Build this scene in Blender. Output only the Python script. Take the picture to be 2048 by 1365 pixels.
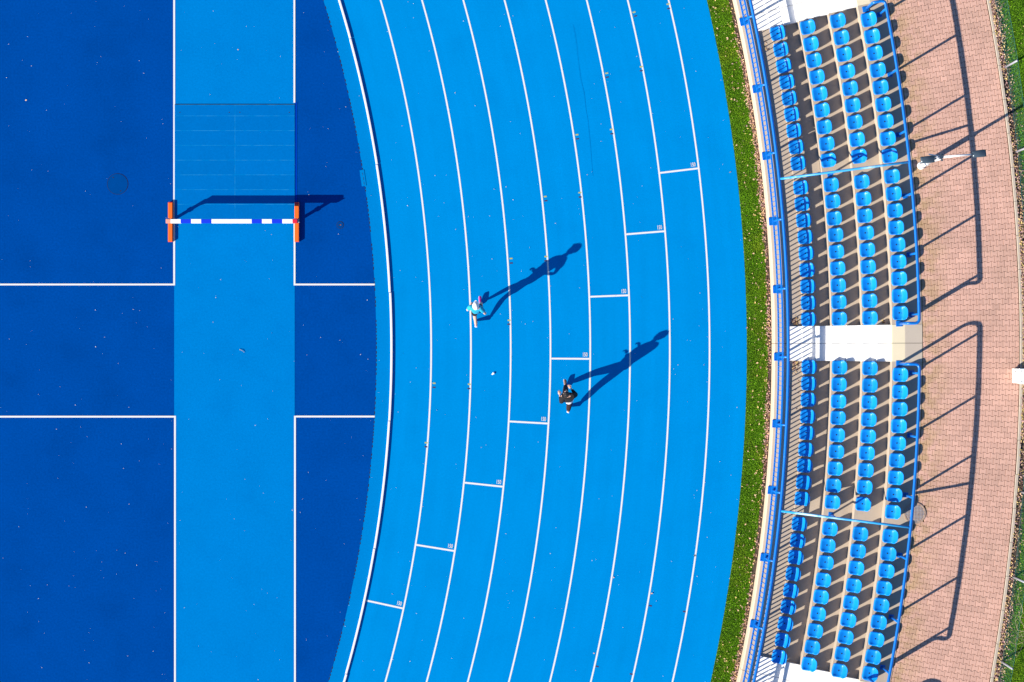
import bpy, bmesh, math, random
import numpy as np

for o in list(bpy.data.objects):
    bpy.data.objects.remove(o, do_unlink=True)
SC = bpy.context.scene
COL = SC.collection
random.seed(7)
rng = np.random.default_rng(11)
R = math.radians

# ---------------------------------------------------------------- camera, sky, sun, exposure
CX, CY = -40.2, -0.253          # centre of the bend
H = 61.07                       # drone height in metres
S = 65.2                        # photograph pixels per metre on the track
cam_d = bpy.data.cameras.new('camera')
cam = bpy.data.objects.new('camera', cam_d)
COL.objects.link(cam)
cam.location = (0, 0, H)
cam.rotation_euler = (0, 0, 0)
cam_d.sensor_width = 36.0
cam_d.lens = 70.0
cam_d.clip_start = 0.5
cam_d.clip_end = 1000
SC.camera = cam

SUN_AZ = R(30.7)                # shadows fall this far up from the picture's right
SUN_EL = R(26.0)
sd = bpy.data.lights.new('sun', 'SUN')
sd.energy = 5.0
sd.angle = R(0.5)
sd.color = (1.0, 0.92, 0.77)
sun = bpy.data.objects.new('sun', sd)
COL.objects.link(sun)
tx, ty, tz = (-math.cos(SUN_AZ) * math.cos(SUN_EL), -math.sin(SUN_AZ) * math.cos(SUN_EL), math.sin(SUN_EL))
from mathutils import Vector, Matrix
sun.rotation_euler = Vector((tx, ty, tz)).to_track_quat('Z', 'Y').to_euler()
sun.location = (-40, -25, 30)

W = bpy.data.worlds.new('World')
SC.world = W
W.use_nodes = True
wn = W.node_tree.nodes
sky = wn.new('ShaderNodeTexSky')
sky.sky_type = 'NISHITA'
sky.sun_disc = False
sky.ozone_density = 6.5
sky.dust_density = 0.0
sky.sun_elevation = SUN_EL
sky.sun_rotation = math.atan2(tx, ty)
W.node_tree.links.new(sky.outputs[0], wn['Background'].inputs[0])
wn['Background'].inputs[1].default_value = 0.08

SC.view_settings.view_transform = 'Standard'
SC.view_settings.look = 'None'
SC.view_settings.gamma = 1.0
SC.view_settings.use_curve_mapping = False
SC.view_settings.exposure = 1.0

# ---------------------------------------------------------------- helpers


def P(px, py, z=0.0):
    """point at height z that stands at this spot of the drone's plan"""
    k = (1 - z / H) / S
    return Vector(((px - 1024) * k, (682.5 - py) * k, z))


def pol(r, a, z=0.0):
    return Vector((CX + r * math.cos(a), CY + r * math.sin(a), z))


def vec(r, a):
    return math.cos(a) * r, math.sin(a) * r


class MB:
    def __init__(self):
        self.v = []
        self.f = []
        self.m = []
        self.mi = 0

    def add(self, vs, fs):
        b = len(self.v)
        self.v += [tuple(p) for p in vs]
        self.f += [tuple(b + i for i in q) for q in fs]
        self.m += [self.mi] * len(fs)

    def box(self, c, s, rz=0.0):
        cx, cy, cz = c
        hx, hy, hz = s[0] / 2, s[1] / 2, s[2] / 2
        ca, sa = math.cos(rz), math.sin(rz)
        vs = []
        for z in (-hz, hz):
            for x, y in ((-hx, -hy), (hx, -hy), (hx, hy), (-hx, hy)):
                vs.append((cx + x * ca - y * sa, cy + x * sa + y * ca, cz + z))
        self.add(vs, [(3, 2, 1, 0), (4, 5, 6, 7), (0, 1, 5, 4), (1, 2, 6, 5), (2, 3, 7, 6), (3, 0, 4, 7)])

    def cbox(self, c, s, b=0.006, rz=0.0):
        """box with a chamfered top"""
        cx, cy, cz = c
        hx, hy, hz = s[0] / 2, s[1] / 2, s[2] / 2
        ca, sa = math.cos(rz), math.sin(rz)
        vs = []
        for x0, y0, z in ((hx, hy, -hz), (hx, hy, hz - b), (hx - b, hy - b, hz)):
            for x, y in ((-x0, -y0), (x0, -y0), (x0, y0), (-x0, y0)):
                vs.append((cx + x * ca - y * sa, cy + x * sa + y * ca, cz + z))
        fs = [(3, 2, 1, 0), (8, 9, 10, 11)]
        for k in (0, 4):
            for i in range(4):
                j = (i + 1) % 4
                fs.append((k + i, k + j, k + 4 + j, k + 4 + i))
        self.add(vs, fs)

    def sheet(self, r0, r1, a0, a1, z, step=0.01):
        n = max(1, int(math.ceil((a1 - a0) / step)))
        vs = []
        for i in range(n + 1):
            a = a0 + (a1 - a0) * i / n
            vs += [pol(r0, a, z), pol(r1, a, z)]
        self.add(vs, [(2 * i, 2 * i + 1, 2 * i + 3, 2 * i + 2) for i in range(n)])

    def sector(self, r0, r1, a0, a1, z0, z1, b=0.0, step=0.01):
        """solid curved block; b chamfers the inner top edge"""
        n = max(1, int(math.ceil((a1 - a0) / step)))
        vs = []
        k = 5 if b else 4
        for i in range(n + 1):
            a = a0 + (a1 - a0) * i / n
            if b:
                vs += [pol(r0, a, z0), pol(r1, a, z0), pol(r1, a, z1), pol(r0 + b, a, z1), pol(r0, a, z1 - b)]
            else:
                vs += [pol(r0, a, z0), pol(r1, a, z0), pol(r1, a, z1), pol(r0, a, z1)]
        fs = []
        for i in range(n):
            for j in range(k):
                j2 = (j + 1) % k
                fs.append((k * i + j, k * i + k + j, k * i + k + j2, k * i + j2))
        fs.append(tuple(range(k)))
        fs.append(tuple(k * n + k - 1 - j for j in range(k)))
        self.add(vs, fs)

    def tube(self, pts, rad, n=8, cap=True):
        pts = [Vector(p) for p in pts]
        rads = rad if isinstance(rad, (list, tuple)) else [rad] * len(pts)
        vs = []
        prev = None
        for i, p in enumerate(pts):
            if i == 0:
                t = pts[1] - pts[0]
            elif i == len(pts) - 1:
                t = pts[-1] - pts[-2]
            else:
                t = (pts[i + 1] - p).normalized() + (p - pts[i - 1]).normalized()
            t.normalize()
            if prev is None:
                u = t.orthogonal().normalized()
            else:
                u = (prev - t * prev.dot(t)).normalized()
            prev = u
            w = t.cross(u)
            for j in range(n):
                a = 2 * math.pi * j / n
                vs.append(p + (u * math.cos(a) + w * math.sin(a)) * rads[i])
        fs = []
        for i in range(len(pts) - 1):
            for j in range(n):
                j2 = (j + 1) % n
                fs.append((i * n + j, i * n + j2, (i + 1) * n + j2, (i + 1) * n + j))
        if cap:
            fs.append(tuple(reversed(range(n))))
            fs.append(tuple((len(pts) - 1) * n + j for j in range(n)))
        self.add(vs, fs)

    def ellipsoid(self, c, r, n=14, m=9, rot=None, zmin=-1.0):
        c = Vector(c)
        vs, fs = [], []
        t0 = math.asin(max(-1, zmin))
        for i in range(m + 1):
            t = t0 + (math.pi / 2 - t0) * i / m
            for j in range(n):
                a = 2 * math.pi * j / n
                p = Vector((r[0] * math.cos(t) * math.cos(a), r[1] * math.cos(t) * math.sin(a), r[2] * math.sin(t)))
                if rot is not None:
                    p = rot @ p
                vs.append(c + p)
        for i in range(m):
            for j in range(n):
                j2 = (j + 1) % n
                fs.append((i * n + j, i * n + j2, (i + 1) * n + j2, (i + 1) * n + j))
        fs.append(tuple(reversed(range(n))))
        self.add(vs, fs)

    def disc(self, c, rad, z0, z1, n=24, b=0.0):
        rings = [(rad, z0), (rad, z1 - b)] + ([(rad - b, z1)] if b else [])
        if not b:
            rings = [(rad, z0), (rad, z1)]
        vs, fs = [], []
        for rr, z in rings:
            for j in range(n):
                a = 2 * math.pi * j / n
                vs.append((c[0] + rr * math.cos(a), c[1] + rr * math.sin(a), z))
        for i in range(len(rings) - 1):
            for j in range(n):
                j2 = (j + 1) % n
                fs.append((i * n + j, i * n + j2, (i + 1) * n + j2, (i + 1) * n + j))
        fs.append(tuple((len(rings) - 1) * n + j for j in range(n)))
        self.add(vs, fs)

    def ring(self, c, r0, r1, z0, z1, n=28):
        vs, fs = [], []
        for j in range(n):
            a = 2 * math.pi * j / n
            ca, sa = math.cos(a), math.sin(a)
            vs += [(c[0] + r0 * ca, c[1] + r0 * sa, z0), (c[0] + r1 * ca, c[1] + r1 * sa, z0),
                   (c[0] + r1 * ca, c[1] + r1 * sa, z1), (c[0] + r0 * ca, c[1] + r0 * sa, z1)]
        for j in range(n):
            k = (j + 1) % n
            for i in range(4):
                i2 = (i + 1) % 4
                fs.append((4 * j + i, 4 * k + i, 4 * k + i2, 4 * j + i2))
        self.add(vs, fs)

    def mesh(self, name, off=None, smooth=False):
        me = bpy.data.meshes.new(name)
        v = self.v if off is None else [(p[0] - off[0], p[1] - off[1], p[2] - off[2]) for p in self.v]
        me.from_pydata(v, [], self.f)
        if any(self.m):
            me.polygons.foreach_set('material_index', self.m)
        if smooth:
            me.polygons.foreach_set('use_smooth', [True] * len(self.f))
        me.update()
        return me

    def build(self, name, mat, parent=None, smooth=False, **tags):
        off = parent.location if parent is not None else None
        if parent is not None and parent.parent is not None:
            off = parent.location + parent.parent.location
        o = bpy.data.objects.new(name, self.mesh(name, off, smooth))
        for m_ in (mat if isinstance(mat, (list, tuple)) else [mat]):
            o.data.materials.append(m_)
        COL.objects.link(o)
        o.parent = parent
        tag(o, **tags)
        return o


def tag(o, label=None, cat=None, group=None, kind=None):
    if label:
        o['label'] = label
    if cat:
        o['category'] = cat
    if group:
        o['group'] = group
    if kind:
        o['kind'] = kind
    return o


def empty(name, loc, label=None, cat=None, group=None, kind=None):
    o = bpy.data.objects.new(name, None)
    o.empty_display_size = 0.2
    o.location = loc
    COL.objects.link(o)
    return tag(o, label, cat, group, kind)


def copy_tree(o, parent=None):
    c = o.copy()
    COL.objects.link(c)
    c.parent = parent
    for ch in list(o.children):
        copy_tree(ch, c)
    return c


def mat(name, col, rough=0.7, var=0.08, scale=6.0, fine=0.0, fscale=90.0, bump=0.0, bscale=120.0, spec=0.4,
        metal=0.0, rand=0.0, stain=None, stain2=None, coat=0.0, radial=None, streak=0.0):
    m = bpy.data.materials.new(name)
    m.use_nodes = True
    N, L = m.node_tree.nodes, m.node_tree.links
    b = N['Principled BSDF']
    b.inputs['Roughness'].default_value = rough
    b.inputs['Specular IOR Level'].default_value = spec
    b.inputs['Metallic'].default_value = metal
    b.inputs['Coat Weight'].default_value = coat
    geo = N.new('ShaderNodeNewGeometry')
    pos = geo.outputs['Position']

    def noise(sc, det=3.0):
        n = N.new('ShaderNodeTexNoise')
        n.inputs['Scale'].default_value = sc
        n.inputs['Detail'].default_value = det
        n.inputs['Roughness'].default_value = 0.6
        L.new(pos, n.inputs['Vector'])
        return n.outputs['Fac']

    def math_(op, a, c, d=None):
        n = N.new('ShaderNodeMath')
        n.operation = op
        for i, x in enumerate((a, c, d)):
            if x is None:
                continue
            if isinstance(x, (int, float)):
                n.inputs[i].default_value = x
            else:
                L.new(x, n.inputs[i])
        return n.outputs[0]

    def ramp(f, lo, hi):
        n = N.new('ShaderNodeMapRange')
        n.inputs['From Min'].default_value = lo
        n.inputs['From Max'].default_value = hi
        L.new(f, n.inputs['Value'])
        return n.outputs['Result']

    rgb = N.new('ShaderNodeRGB')
    rgb.outputs[0].default_value = (*col, 1)
    c = rgb.outputs[0]

    def mix(c0, c1, f):
        n = N.new('ShaderNodeMix')
        n.data_type = 'RGBA'
        L.new(f, n.inputs['Factor'])
        L.new(c0, n.inputs[6])
        n.inputs[7].default_value = (*c1, 1)
        return n.outputs[2]

    for st in (stain, stain2):
        if st:
            c1, sc, lo, hi, amt = st
            f = math_('MULTIPLY', ramp(noise(sc, 6.0), lo, hi), amt)
            if radial and st is stain2:
                cv = N.new('ShaderNodeVectorMath')
                cv.operation = 'SUBTRACT'
                L.new(pos, cv.inputs[0])
                cv.inputs[1].default_value = (CX, CY, radial[2])
                ln = N.new('ShaderNodeVectorMath')
                ln.operation = 'LENGTH'
                L.new(cv.outputs[0], ln.inputs[0])
                f = math_('MULTIPLY', f, ramp(ln.outputs['Value'], radial[1], radial[0]))
            c = mix(c, c1, f)
    f = math_('MULTIPLY_ADD', math_('SUBTRACT', noise(scale), 0.5), 2 * var, 1.0)
    if fine:
        f = math_('MULTIPLY', f, math_('MULTIPLY_ADD', math_('SUBTRACT', noise(fscale, 2.0), 0.5), 2 * fine, 1.0))
    if streak:                      # long wear marks that run with the lanes
        sv = N.new('ShaderNodeVectorMath')
        sv.operation = 'SUBTRACT'
        L.new(pos, sv.inputs[0])
        sv.inputs[1].default_value = (CX, CY, 0)
        sp = N.new('ShaderNodeSeparateXYZ')
        L.new(sv.outputs[0], sp.inputs[0])
        ang = math_('ARCTAN2', sp.outputs[1], sp.outputs[0])
        ln2 = N.new('ShaderNodeVectorMath')
        ln2.operation = 'LENGTH'
        L.new(sv.outputs[0], ln2.inputs[0])
        cb = N.new('ShaderNodeCombineXYZ')
        L.new(math_('MULTIPLY', ln2.outputs['Value'], 3.2), cb.inputs[0])
        L.new(math_('MULTIPLY', ang, 9.0), cb.inputs[1])
        sn = N.new('ShaderNodeTexNoise')
        sn.inputs['Scale'].default_value = 1.0
        sn.inputs['Detail'].default_value = 5.0
        L.new(cb.outputs[0], sn.inputs['Vector'])
        f = math_('MULTIPLY', f, math_('MULTIPLY_ADD', math_('SUBTRACT', sn.outputs['Fac'], 0.5), 2 * streak, 1.0))
    if rand:
        oi = N.new('ShaderNodeObjectInfo')
        fr = math_('FRACT', math_('ADD', oi.outputs['Random'], geo.outputs['Random Per Island']), 0.0)
        f = math_('MULTIPLY', f, math_('MULTIPLY_ADD', math_('SUBTRACT', fr, 0.5), 2 * rand, 1.0))
    vm = N.new('ShaderNodeVectorMath')
    vm.operation = 'SCALE'
    L.new(c, vm.inputs[0])
    L.new(f, vm.inputs['Scale'])
    L.new(vm.outputs[0], b.inputs['Base Color'])
    if bump:
        bn = N.new('ShaderNodeBump')
        bn.inputs['Strength'].default_value = bump
        bn.inputs['Distance'].default_value = 0.004
        L.new(noise(bscale, 3.0), bn.inputs['Height'])
        L.new(bn.outputs[0], b.inputs['Normal'])
    return m


M = {}
M['track'] = mat('track_rubber', (0.0, 0.200, 0.530), 0.95, 0.05, 0.8, 0.10, 18, 0.35, 160, 0.0, streak=0.08,
                 stain=((0.0, 0.182, 0.50), 0.9, 0.5, 0.75, 0.6))
M['crack'] = mat('track_crack', (0.0, 0.18, 0.495), 0.95, 0.2, 8.0, spec=0.0)
M['apron'] = mat('apron_rubber', (0.0, 0.170, 0.475), 0.95, 0.04, 0.8, 0.12, 18, 0.35, 160, 0.0)
M['runway'] = mat('runway_rubber', (0.0, 0.160, 0.475), 0.95, 0.06, 0.6, 0.15, 17, 0.35, 160, 0.0,
                  stain=((0.0, 0.142, 0.44), 1.3, 0.5, 0.75, 0.6))
M['infield'] = mat('infield_rubber', (0.0, 0.051, 0.27), 0.95, 0.12, 0.6, 0.26, 17, 0.35, 160, 0.0,
                   stain=((0.0, 0.045, 0.24), 0.7, 0.5, 0.7, 0.8))
M['board'] = mat('cover_board_rubber', (0.0, 0.126, 0.415), 0.9, 0.05, 2.0, 0.12, 18, 0.3, 160, 0.0, rand=0.03)
M['boardseam'] = mat('board_edge_wear', (0.0, 0.165, 0.45), 0.9, 0.1, 9.0, spec=0.0, stain=((0.05, 0.30, 0.53), 3.2, 0.42, 0.70, 0.5))
M['slit'] = mat('slit_dark_blue', (0.0, 0.04, 0.36), 0.9, spec=0.0)
M['line'] = mat('white_line_paint', (0.63, 0.63, 0.64), 0.85, 0.04, 4.0, 0.07, 18,
                stain=((0.30, 0.48, 0.62), 3.0, 0.62, 0.8, 0.6))
M['kerb'] = mat('kerb_aluminium', (0.64, 0.62, 0.66), 0.5, 0.06, 3.0)
M['yellow'] = mat('yellow_mark_paint', (0.36, 0.38, 0.12), 0.8, 0.2, 40)
M['darkmark'] = mat('dark_mark_paint', (0.03, 0.03, 0.10), 0.8, 0.2, 40)
M['soil'] = mat('gutter_soil', (0.06, 0.042, 0.034), 0.95, 0.4, 14, 0.3, 60, 0.6, 60)
M['lawn'] = mat('lawn_soil', (0.055, 0.13, 0.006), 0.95, 0.3, 3.0, 0.3, 40, 0.5, 60)
M['grass'] = mat('grass_blade', (0.135, 0.31, 0.01), 0.8, 0.35, 1.3, 0, 1, 0, 1, 0.1, rand=0.45,
                 stain=((0.26, 0.34, 0.02), 1.1, 0.5, 0.75, 0.7))
M['earth'] = mat('far_ground', (0.07, 0.10, 0.02), 0.95, 0.3, 0.3)
M['concrete'] = mat('concrete', (0.405, 0.335, 0.27), 0.85, 0.07, 2.2, 0.06, 60, 0.25, 90, 0.25,
                    stain=((0.31, 0.255, 0.21), 2.6, 0.52, 0.75, 0.55), stain2=((0.12, 0.09, 0.07), 9.0, 0.72, 0.80, 0.5))
M['wall'] = mat('wall_concrete', (0.53, 0.42, 0.32), 0.85, 0.06, 2.0, 0.05, 60, 0.2, 90, 0.25,
                stain=((0.44, 0.34, 0.25), 3.0, 0.58, 0.78, 0.6))
M['white_concrete'] = mat('white_concrete', (0.80, 0.79, 0.78), 0.8, 0.04, 2.0, 0.03, 60, 0.15, 90, 0.25,
                          stain=((0.42, 0.38, 0.35), 5.0, 0.66, 0.80, 0.6))
M['cream_concrete'] = mat('cream_concrete', (0.66, 0.58, 0.42), 0.8, 0.05, 2.0, 0.04, 60, 0.15, 90, 0.25)
M['slab'] = mat('landing_slab', (0.44, 0.38, 0.32), 0.85, 0.06, 2.0, 0.06, 60, 0.2, 90, 0.25,
                stain=((0.30, 0.25, 0.20), 4.0, 0.6, 0.8, 0.6))
M['paver'] = mat('red_paver', (0.55, 0.335, 0.272), 0.95, 0.11, 0.9, 0.08, 70, 0.3, 120, 0.0, rand=0.085,
                 stain=((0.42, 0.27, 0.215), 0.8, 0.52, 0.75, 0.55),
                 stain2=((0.36, 0.25, 0.12), 3.2, 0.38, 0.60, 0.8), radial=(52.4, 53.4, 1.63))
M['sand'] = mat('joint_sand', (0.20, 0.10, 0.07), 0.95, 0.3, 6.0, spec=0.0,
                stain2=((0.14, 0.10, 0.01), 4.0, 0.35, 0.55, 0.9), radial=(52.4, 53.6, 1.6))
M['kerbstone'] = mat('kerb_concrete', (0.42, 0.36, 0.30), 0.9, 0.2, 5.0, 0.08, 60, 0.3, 90)
M['seat'] = mat('blue_seat_plastic', (0.004, 0.215, 0.66), 0.30, 0.04, 3.0, 0.03, 60, 0, 1, 0.4, rand=0.08,
                stain=((0.03, 0.26, 0.62), 12.0, 0.6, 0.8, 0.4))
M['seatmount'] = mat('dark_mount', (0.03, 0.03, 0.035), 0.6)
M['bolt'] = mat('rusty_bolt', (0.012, 0.012, 0.015), 0.5)
M['blue'] = mat('blue_gloss_paint', (0.0, 0.135, 0.52), 0.35, 0.06, 2.0, 0.04, 40, 0, 1, 0.5,
                stain=((0.05, 0.22, 0.55), 5.0, 0.62, 0.75, 0.5))
M['paleblue'] = mat('sheen_blue_paint', (0.02, 0.26, 0.58), 0.4, 0.2, 3.0, 0.1, 30, 0, 1, 0.5,
                    stain=((0.40, 0.60, 0.70), 1.2, 0.5, 0.62, 0.7))  # whitish patches paint the rail's glossy highlight into its colour
M['orange'] = mat('orange_steel', (0.85, 0.13, 0.01), 0.45, 0.06, 5.0)
M['white'] = mat('white_paint', (0.80, 0.80, 0.80), 0.45, 0.04, 3.0)
M['barblue'] = mat('deep_blue_paint', (0.0, 0.03, 0.62), 0.45, 0.05, 4.0)
M['barred'] = mat('red_paint', (0.62, 0.012, 0.04), 0.45, 0.05, 4.0)
M['barpink'] = mat('salmon_red_paint', (0.72, 0.30, 0.22), 0.5, 0.05, 4.0)  # paler salmon red for the bar's left end stripe and the mouths
M['steel'] = mat('galvanised_steel', (0.30, 0.31, 0.36), 0.45, 0.1, 8.0, metal=0.2)
M['polewhite'] = mat('pole_paint', (0.72, 0.72, 0.74), 0.4, 0.05, 5.0)
M['lamphead'] = mat('lamp_housing', (0.05, 0.075, 0.105), 0.3, 0.08, 4.0, spec=0.6, metal=0.2)
M['glass'] = mat('lamp_lens', (0.6, 0.6, 0.55), 0.2)
M['fence'] = mat('green_wire', (0.02, 0.14, 0.13), 0.6, 0.15, 10)
M['iron'] = mat('cast_iron', (0.37, 0.27, 0.215), 0.7, 0.3, 14.0, 0.2, 60, spec=0.5, metal=0.2,
                stain=((0.25, 0.12, 0.06), 9.0, 0.5, 0.7, 0.6))
M['coverblue'] = mat('painted_cover', (0.0, 0.048, 0.225), 0.9, 0.1, 3.0, 0.2, 40, spec=0.0)
M['gap'] = mat('dark_gap', (0.004, 0.01, 0.03), 0.9)
M['petal'] = mat('pale_petal', (0.58, 0.57, 0.57), 0.8, 0.1, 30, rand=0.2)
M['leaf_a'] = mat('leaf_yellow', (0.62, 0.46, 0.18), 0.8, 0.2, 20, rand=0.35)
M['leaf_b'] = mat('leaf_tan', (0.62, 0.42, 0.27), 0.8, 0.2, 20, rand=0.35)
M['leaf_c'] = mat('leaf_brown', (0.20, 0.10, 0.07), 0.8, 0.2, 20, rand=0.4)
M['leaf_d'] = mat('leaf_mauve', (0.46, 0.28, 0.27), 0.8, 0.2, 20, rand=0.35)
LEAVES = [M['leaf_a'], M['leaf_b'], M['leaf_c'], M['leaf_d']]
M['bark'] = mat('pale_bark', (0.34, 0.27, 0.19), 0.9, 0.25, 20)
M['skin'] = mat('skin', (0.60, 0.36, 0.27), 0.55, 0.04, 10)
M['teal'] = mat('teal_shirt', (0.01, 0.33, 0.52), 0.8, 0.08, 15, 0.05, 60)
M['black'] = mat('black_fabric', (0.006, 0.005, 0.007), 0.9, 0.3, 20, 0.2, 80)
M['darkbrown'] = mat('dark_tights', (0.028, 0.013, 0.012), 0.8, 0.2, 20, spec=0.2)
M['magenta'] = mat('magenta_shoe', (0.30, 0.012, 0.22), 0.6, 0.2, 30)
M['pinkshoe'] = mat('pink_shoe', (0.55, 0.25, 0.42), 0.6, 0.2, 30)
M['brownshoe'] = mat('brown_shoe', (0.11, 0.055, 0.045), 0.6, 0.2, 30)
M['cap'] = mat('white_cap', (0.80, 0.79, 0.79), 0.8, 0.04, 10)
M['hair'] = mat('dark_hair', (0.016, 0.012, 0.014), 0.6, 0.35, 60)
M['whitefab'] = mat('white_fabric', (0.75, 0.73, 0.76), 0.85, 0.04, 10)

# ---------------------------------------------------------------- levels and radii
R_IN, R_KERB, R_TRACK, R_GRASS, R_WALL, R_WALLB = 36.04, 36.5, 47.4, 48.05, 48.165, 48.58
ZW, Z0 = 0.55, 0.46
RR = [49.03, 49.85, 50.71, 51.54, 52.45]          # front edges of the four rows, then the back edge
ZR = [0.55, 0.91, 1.27, 1.63]
ZP = 1.63                                        # promenade
R_PK = 55.36                                     # promenade kerb
AISLE0, AISLEW, PERIOD = -0.0070, 0.0213, 0.2073
BLOCKS = [(AISLE0 + AISLEW + PERIOD * k, AISLE0 + PERIOD * (k + 1)) for k in (-2, -1, 0, 1)]
AISLES = [(AISLE0 + PERIOD * k, AISLE0 + AISLEW + PERIOD * k) for k in (-1, 0, 1)]
AMAX = 0.40

# ---------------------------------------------------------------- ground, track, field
b = MB()
b.add([(-250, -250, -0.06), (250, -250, -0.06), (250, 250, -0.06), (-250, 250, -0.06)], [(0, 1, 2, 3)])
b.build('ground', M['earth'], kind='structure')
b = MB(); b.sheet(3.0, R_IN, -1.0, 1.0, 0.0, 0.02)
infield = b.build('infield', M['infield'], kind='structure')
b = MB(); b.sheet(R_IN, R_KERB, -0.6, 0.6, 0.002)
apron = b.build('apron', M['apron'], kind='structure')
b = MB(); b.sheet(R_KERB, R_TRACK, -0.6, 0.6, 0.0)
track = b.build('running_track', M['track'], kind='structure')
b = MB()
p0, p1 = P(348.5, 0), P(589.5, 0)
b.add([(p0.x, -12.3, 0.004), (p1.x, -12.3, 0.004), (p1.x, 12.3, 0.004), (p0.x, 12.3, 0.004)], [(0, 1, 2, 3)])
runway = b.build('runway', M['runway'], kind='structure')
b = MB(); b.sheet(R_TRACK, R_GRASS, -AMAX, AMAX, -0.004)
b.build('grass_verge', M['lawn'], kind='structure')
b = MB(); b.sheet(R_GRASS, R_WALL, -AMAX, AMAX, 0.0)
b.build('gutter', M['soil'], kind='structure')

# lane lines
for k in range(1, 9):
    b = MB(); r = R_KERB + 1.22 * k
    b.sheet(r - 0.0255, r + 0.0255, -0.6, 0.6, 0.004, 0.005)
    b.build('lane_line', M['line'], track)
# the 150 metre marks
ANG150 = [-0.2124, -0.1596, -0.1052, -0.0551, -0.0069, 0.0378, 0.0805, 0.1203]


def text_mesh(body, size, sx):
    cu = bpy.data.curves.new('lettering', 'FONT')
    cu.body = body
    cu.size = size
    cu.align_x = 'RIGHT'
    cu.offset = 0.0022
    o = bpy.data.objects.new('lettering', cu)
    COL.objects.link(o)
    dg = bpy.context.evaluated_depsgraph_get()
    me = bpy.data.meshes.new_from_object(o.evaluated_get(dg))
    bpy.data.objects.remove(o)
    me.transform(Matrix.Diagonal((sx, 1, 1, 1)))
    return me


tm = text_mesh('150', 0.170, 0.62)
tm.materials.append(M['line'])
for i, a in enumerate(ANG150):
    r0, r1 = R_KERB + 1.22 * i + (0.04 if i == 0 else 0.028), R_KERB + 1.22 * (i + 1) - 0.028
    q = [pol(r0, a - 0.027 / r0, 0.004), pol(r1, a - 0.027 / r1, 0.004), pol(r1, a + 0.027 / r1, 0.004), pol(r0, a + 0.027 / r0, 0.004)]
    b = MB(); b.add(q, [(0, 1, 2, 3)])
    b.build('mark_line', M['line'], track)
    t = bpy.data.objects.new('lettering', tm)
    COL.objects.link(t)
    t.parent = track
    t.location = pol(r1 - 0.055, a + 0.075 / r1, 0.006)
    t.rotation_euler.z = a
# small paint dashes beside the lines
PAIRS = [((1268, 25), (1271, 32.6)), ((1336, 8.8), (1337.4, 17.6)), ((1213.4, 147), (1214.4, 155)), ((1282.3, 134), (1282.7, 142)),
         ((1222.6, 259.4), (1223.7, 268)), ((1153.8, 270), (1155, 278.3)), ((1159.7, 385.7), (1160.3, 394.7)), ((1090.4, 393.7), (1091.7, 402)),
         ((1022, 517.5), (1022.5, 526.7)), ((1091.9, 513.6), (1091.5, 522)), ((1018.2, 641), (1017.7, 649)), ((868.3, 766.9), (867.9, 775.3)),
         ((938.6, 769), (937.9, 777.6)), ((852.3, 886), (851.9, 894)), (None, (1300.6, 1212)), (None, (1368.6, 1223.6)),
         (None, (1194.3, 1333.4)), (None, (1262.5, 1348.6))]
for yy, dd in PAIRS:
    for q, m_ in ((yy, 'yellow'), (dd, 'darkmark')):
        if q:
            p = P(*q)
            a = math.atan2(p.y - CY, p.x - CX)
            b = MB(); b.box((p.x, p.y, 0.004), (0.09, 0.042, 0.002), a)
            b.build('paint_dash', M[m_], track)
# faint crack wandering down one lane
pts = [P(*q) for q in ((1146, 50), (1150, 70), (1153, 88), (1157, 125), (1161.6, 160), (1168, 187.5), (1172, 220.7), (1176, 242), (1178, 268), (1181, 296.6), (1184, 334), (1185.5, 352))]
b = MB()
vs = []
for i, p in enumerate(pts):
    w = 0.010 + 0.006 * math.sin(i * 1.7)
    vs += [(p.x - w, p.y, 0.0035), (p.x + w, p.y, 0.0035)]
b.add(vs, [(2 * i, 2 * i + 2, 2 * i + 3, 2 * i + 1) for i in range(len(pts) - 1)])
b.build('surface_crack', M['crack'], track)

# field lines
def rect(parent, m_, x0, x1, y0, y1, z, name):
    a_, c_ = P(x0, y1), P(x1, y0)
    b = MB(); b.add([(a_.x, a_.y, z), (c_.x, a_.y, z), (c_.x, c_.y, z), (a_.x, c_.y, z)], [(0, 1, 2, 3)])
    return b.build(name, m_, parent)


ZL = 0.008
rect(runway, M['line'], 346.6, 350.2, -110, 571.3, ZL, 'boundary_line')
rect(runway, M['line'], 348.2, 351.8, 832.0, 1475, ZL, 'boundary_line')
rect(runway, M['line'], 587.0, 590.6, -110, 206, ZL, 'boundary_line')
rect(runway, M['line'], 587.4, 591.0, 440, 571.3, ZL, 'boundary_line')
rect(runway, M['line'], 588.2, 591.8, 832.0, 1475, ZL, 'boundary_line')
rect(runway, M['line'], -600, 346.6, 567.7, 571.3, ZL, 'boundary_line')
rect(runway, M['line'], 591.0, 749.5, 567.7, 571.3, ZL, 'boundary_line')
rect(runway, M['line'], -600, 348.2, 832.0, 835.6, ZL, 'boundary_line')
rect(runway, M['line'], 591.8, 749.5, 831.7, 835.3, ZL, 'boundary_line')

# kerb rail of lane one, in sections
a = -0.6
kb = empty('kerb', pol(R_KERB, 0, 0), kind='structure')
k = 0
while a < 0.6:
    b = MB()
    dr = 0.006 * ((k * 37) % 3 - 1)
    b.sector(R_KERB - 0.031 + dr, R_KERB + 0.031 + dr, a, a + 0.1075, 0.006, 0.052, 0.012, 0.006)
    b.build('kerb_section', M['kerb'], kb)
    a += 0.108
    k += 1
# drain slots at the field's edge
b = MB()
a = -0.55
while a < 0.55:
    da = random.uniform(0.0012, 0.0026)
    if random.random() < 0.8:
        b.sheet(R_IN - 0.012, R_IN + 0.012, a, a + da, 0.0045, 0.01)
    a += da + random.uniform(0.0008, 0.0022)
b.build('drain_slots', M['gap'], apron, kind='stuff')

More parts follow.
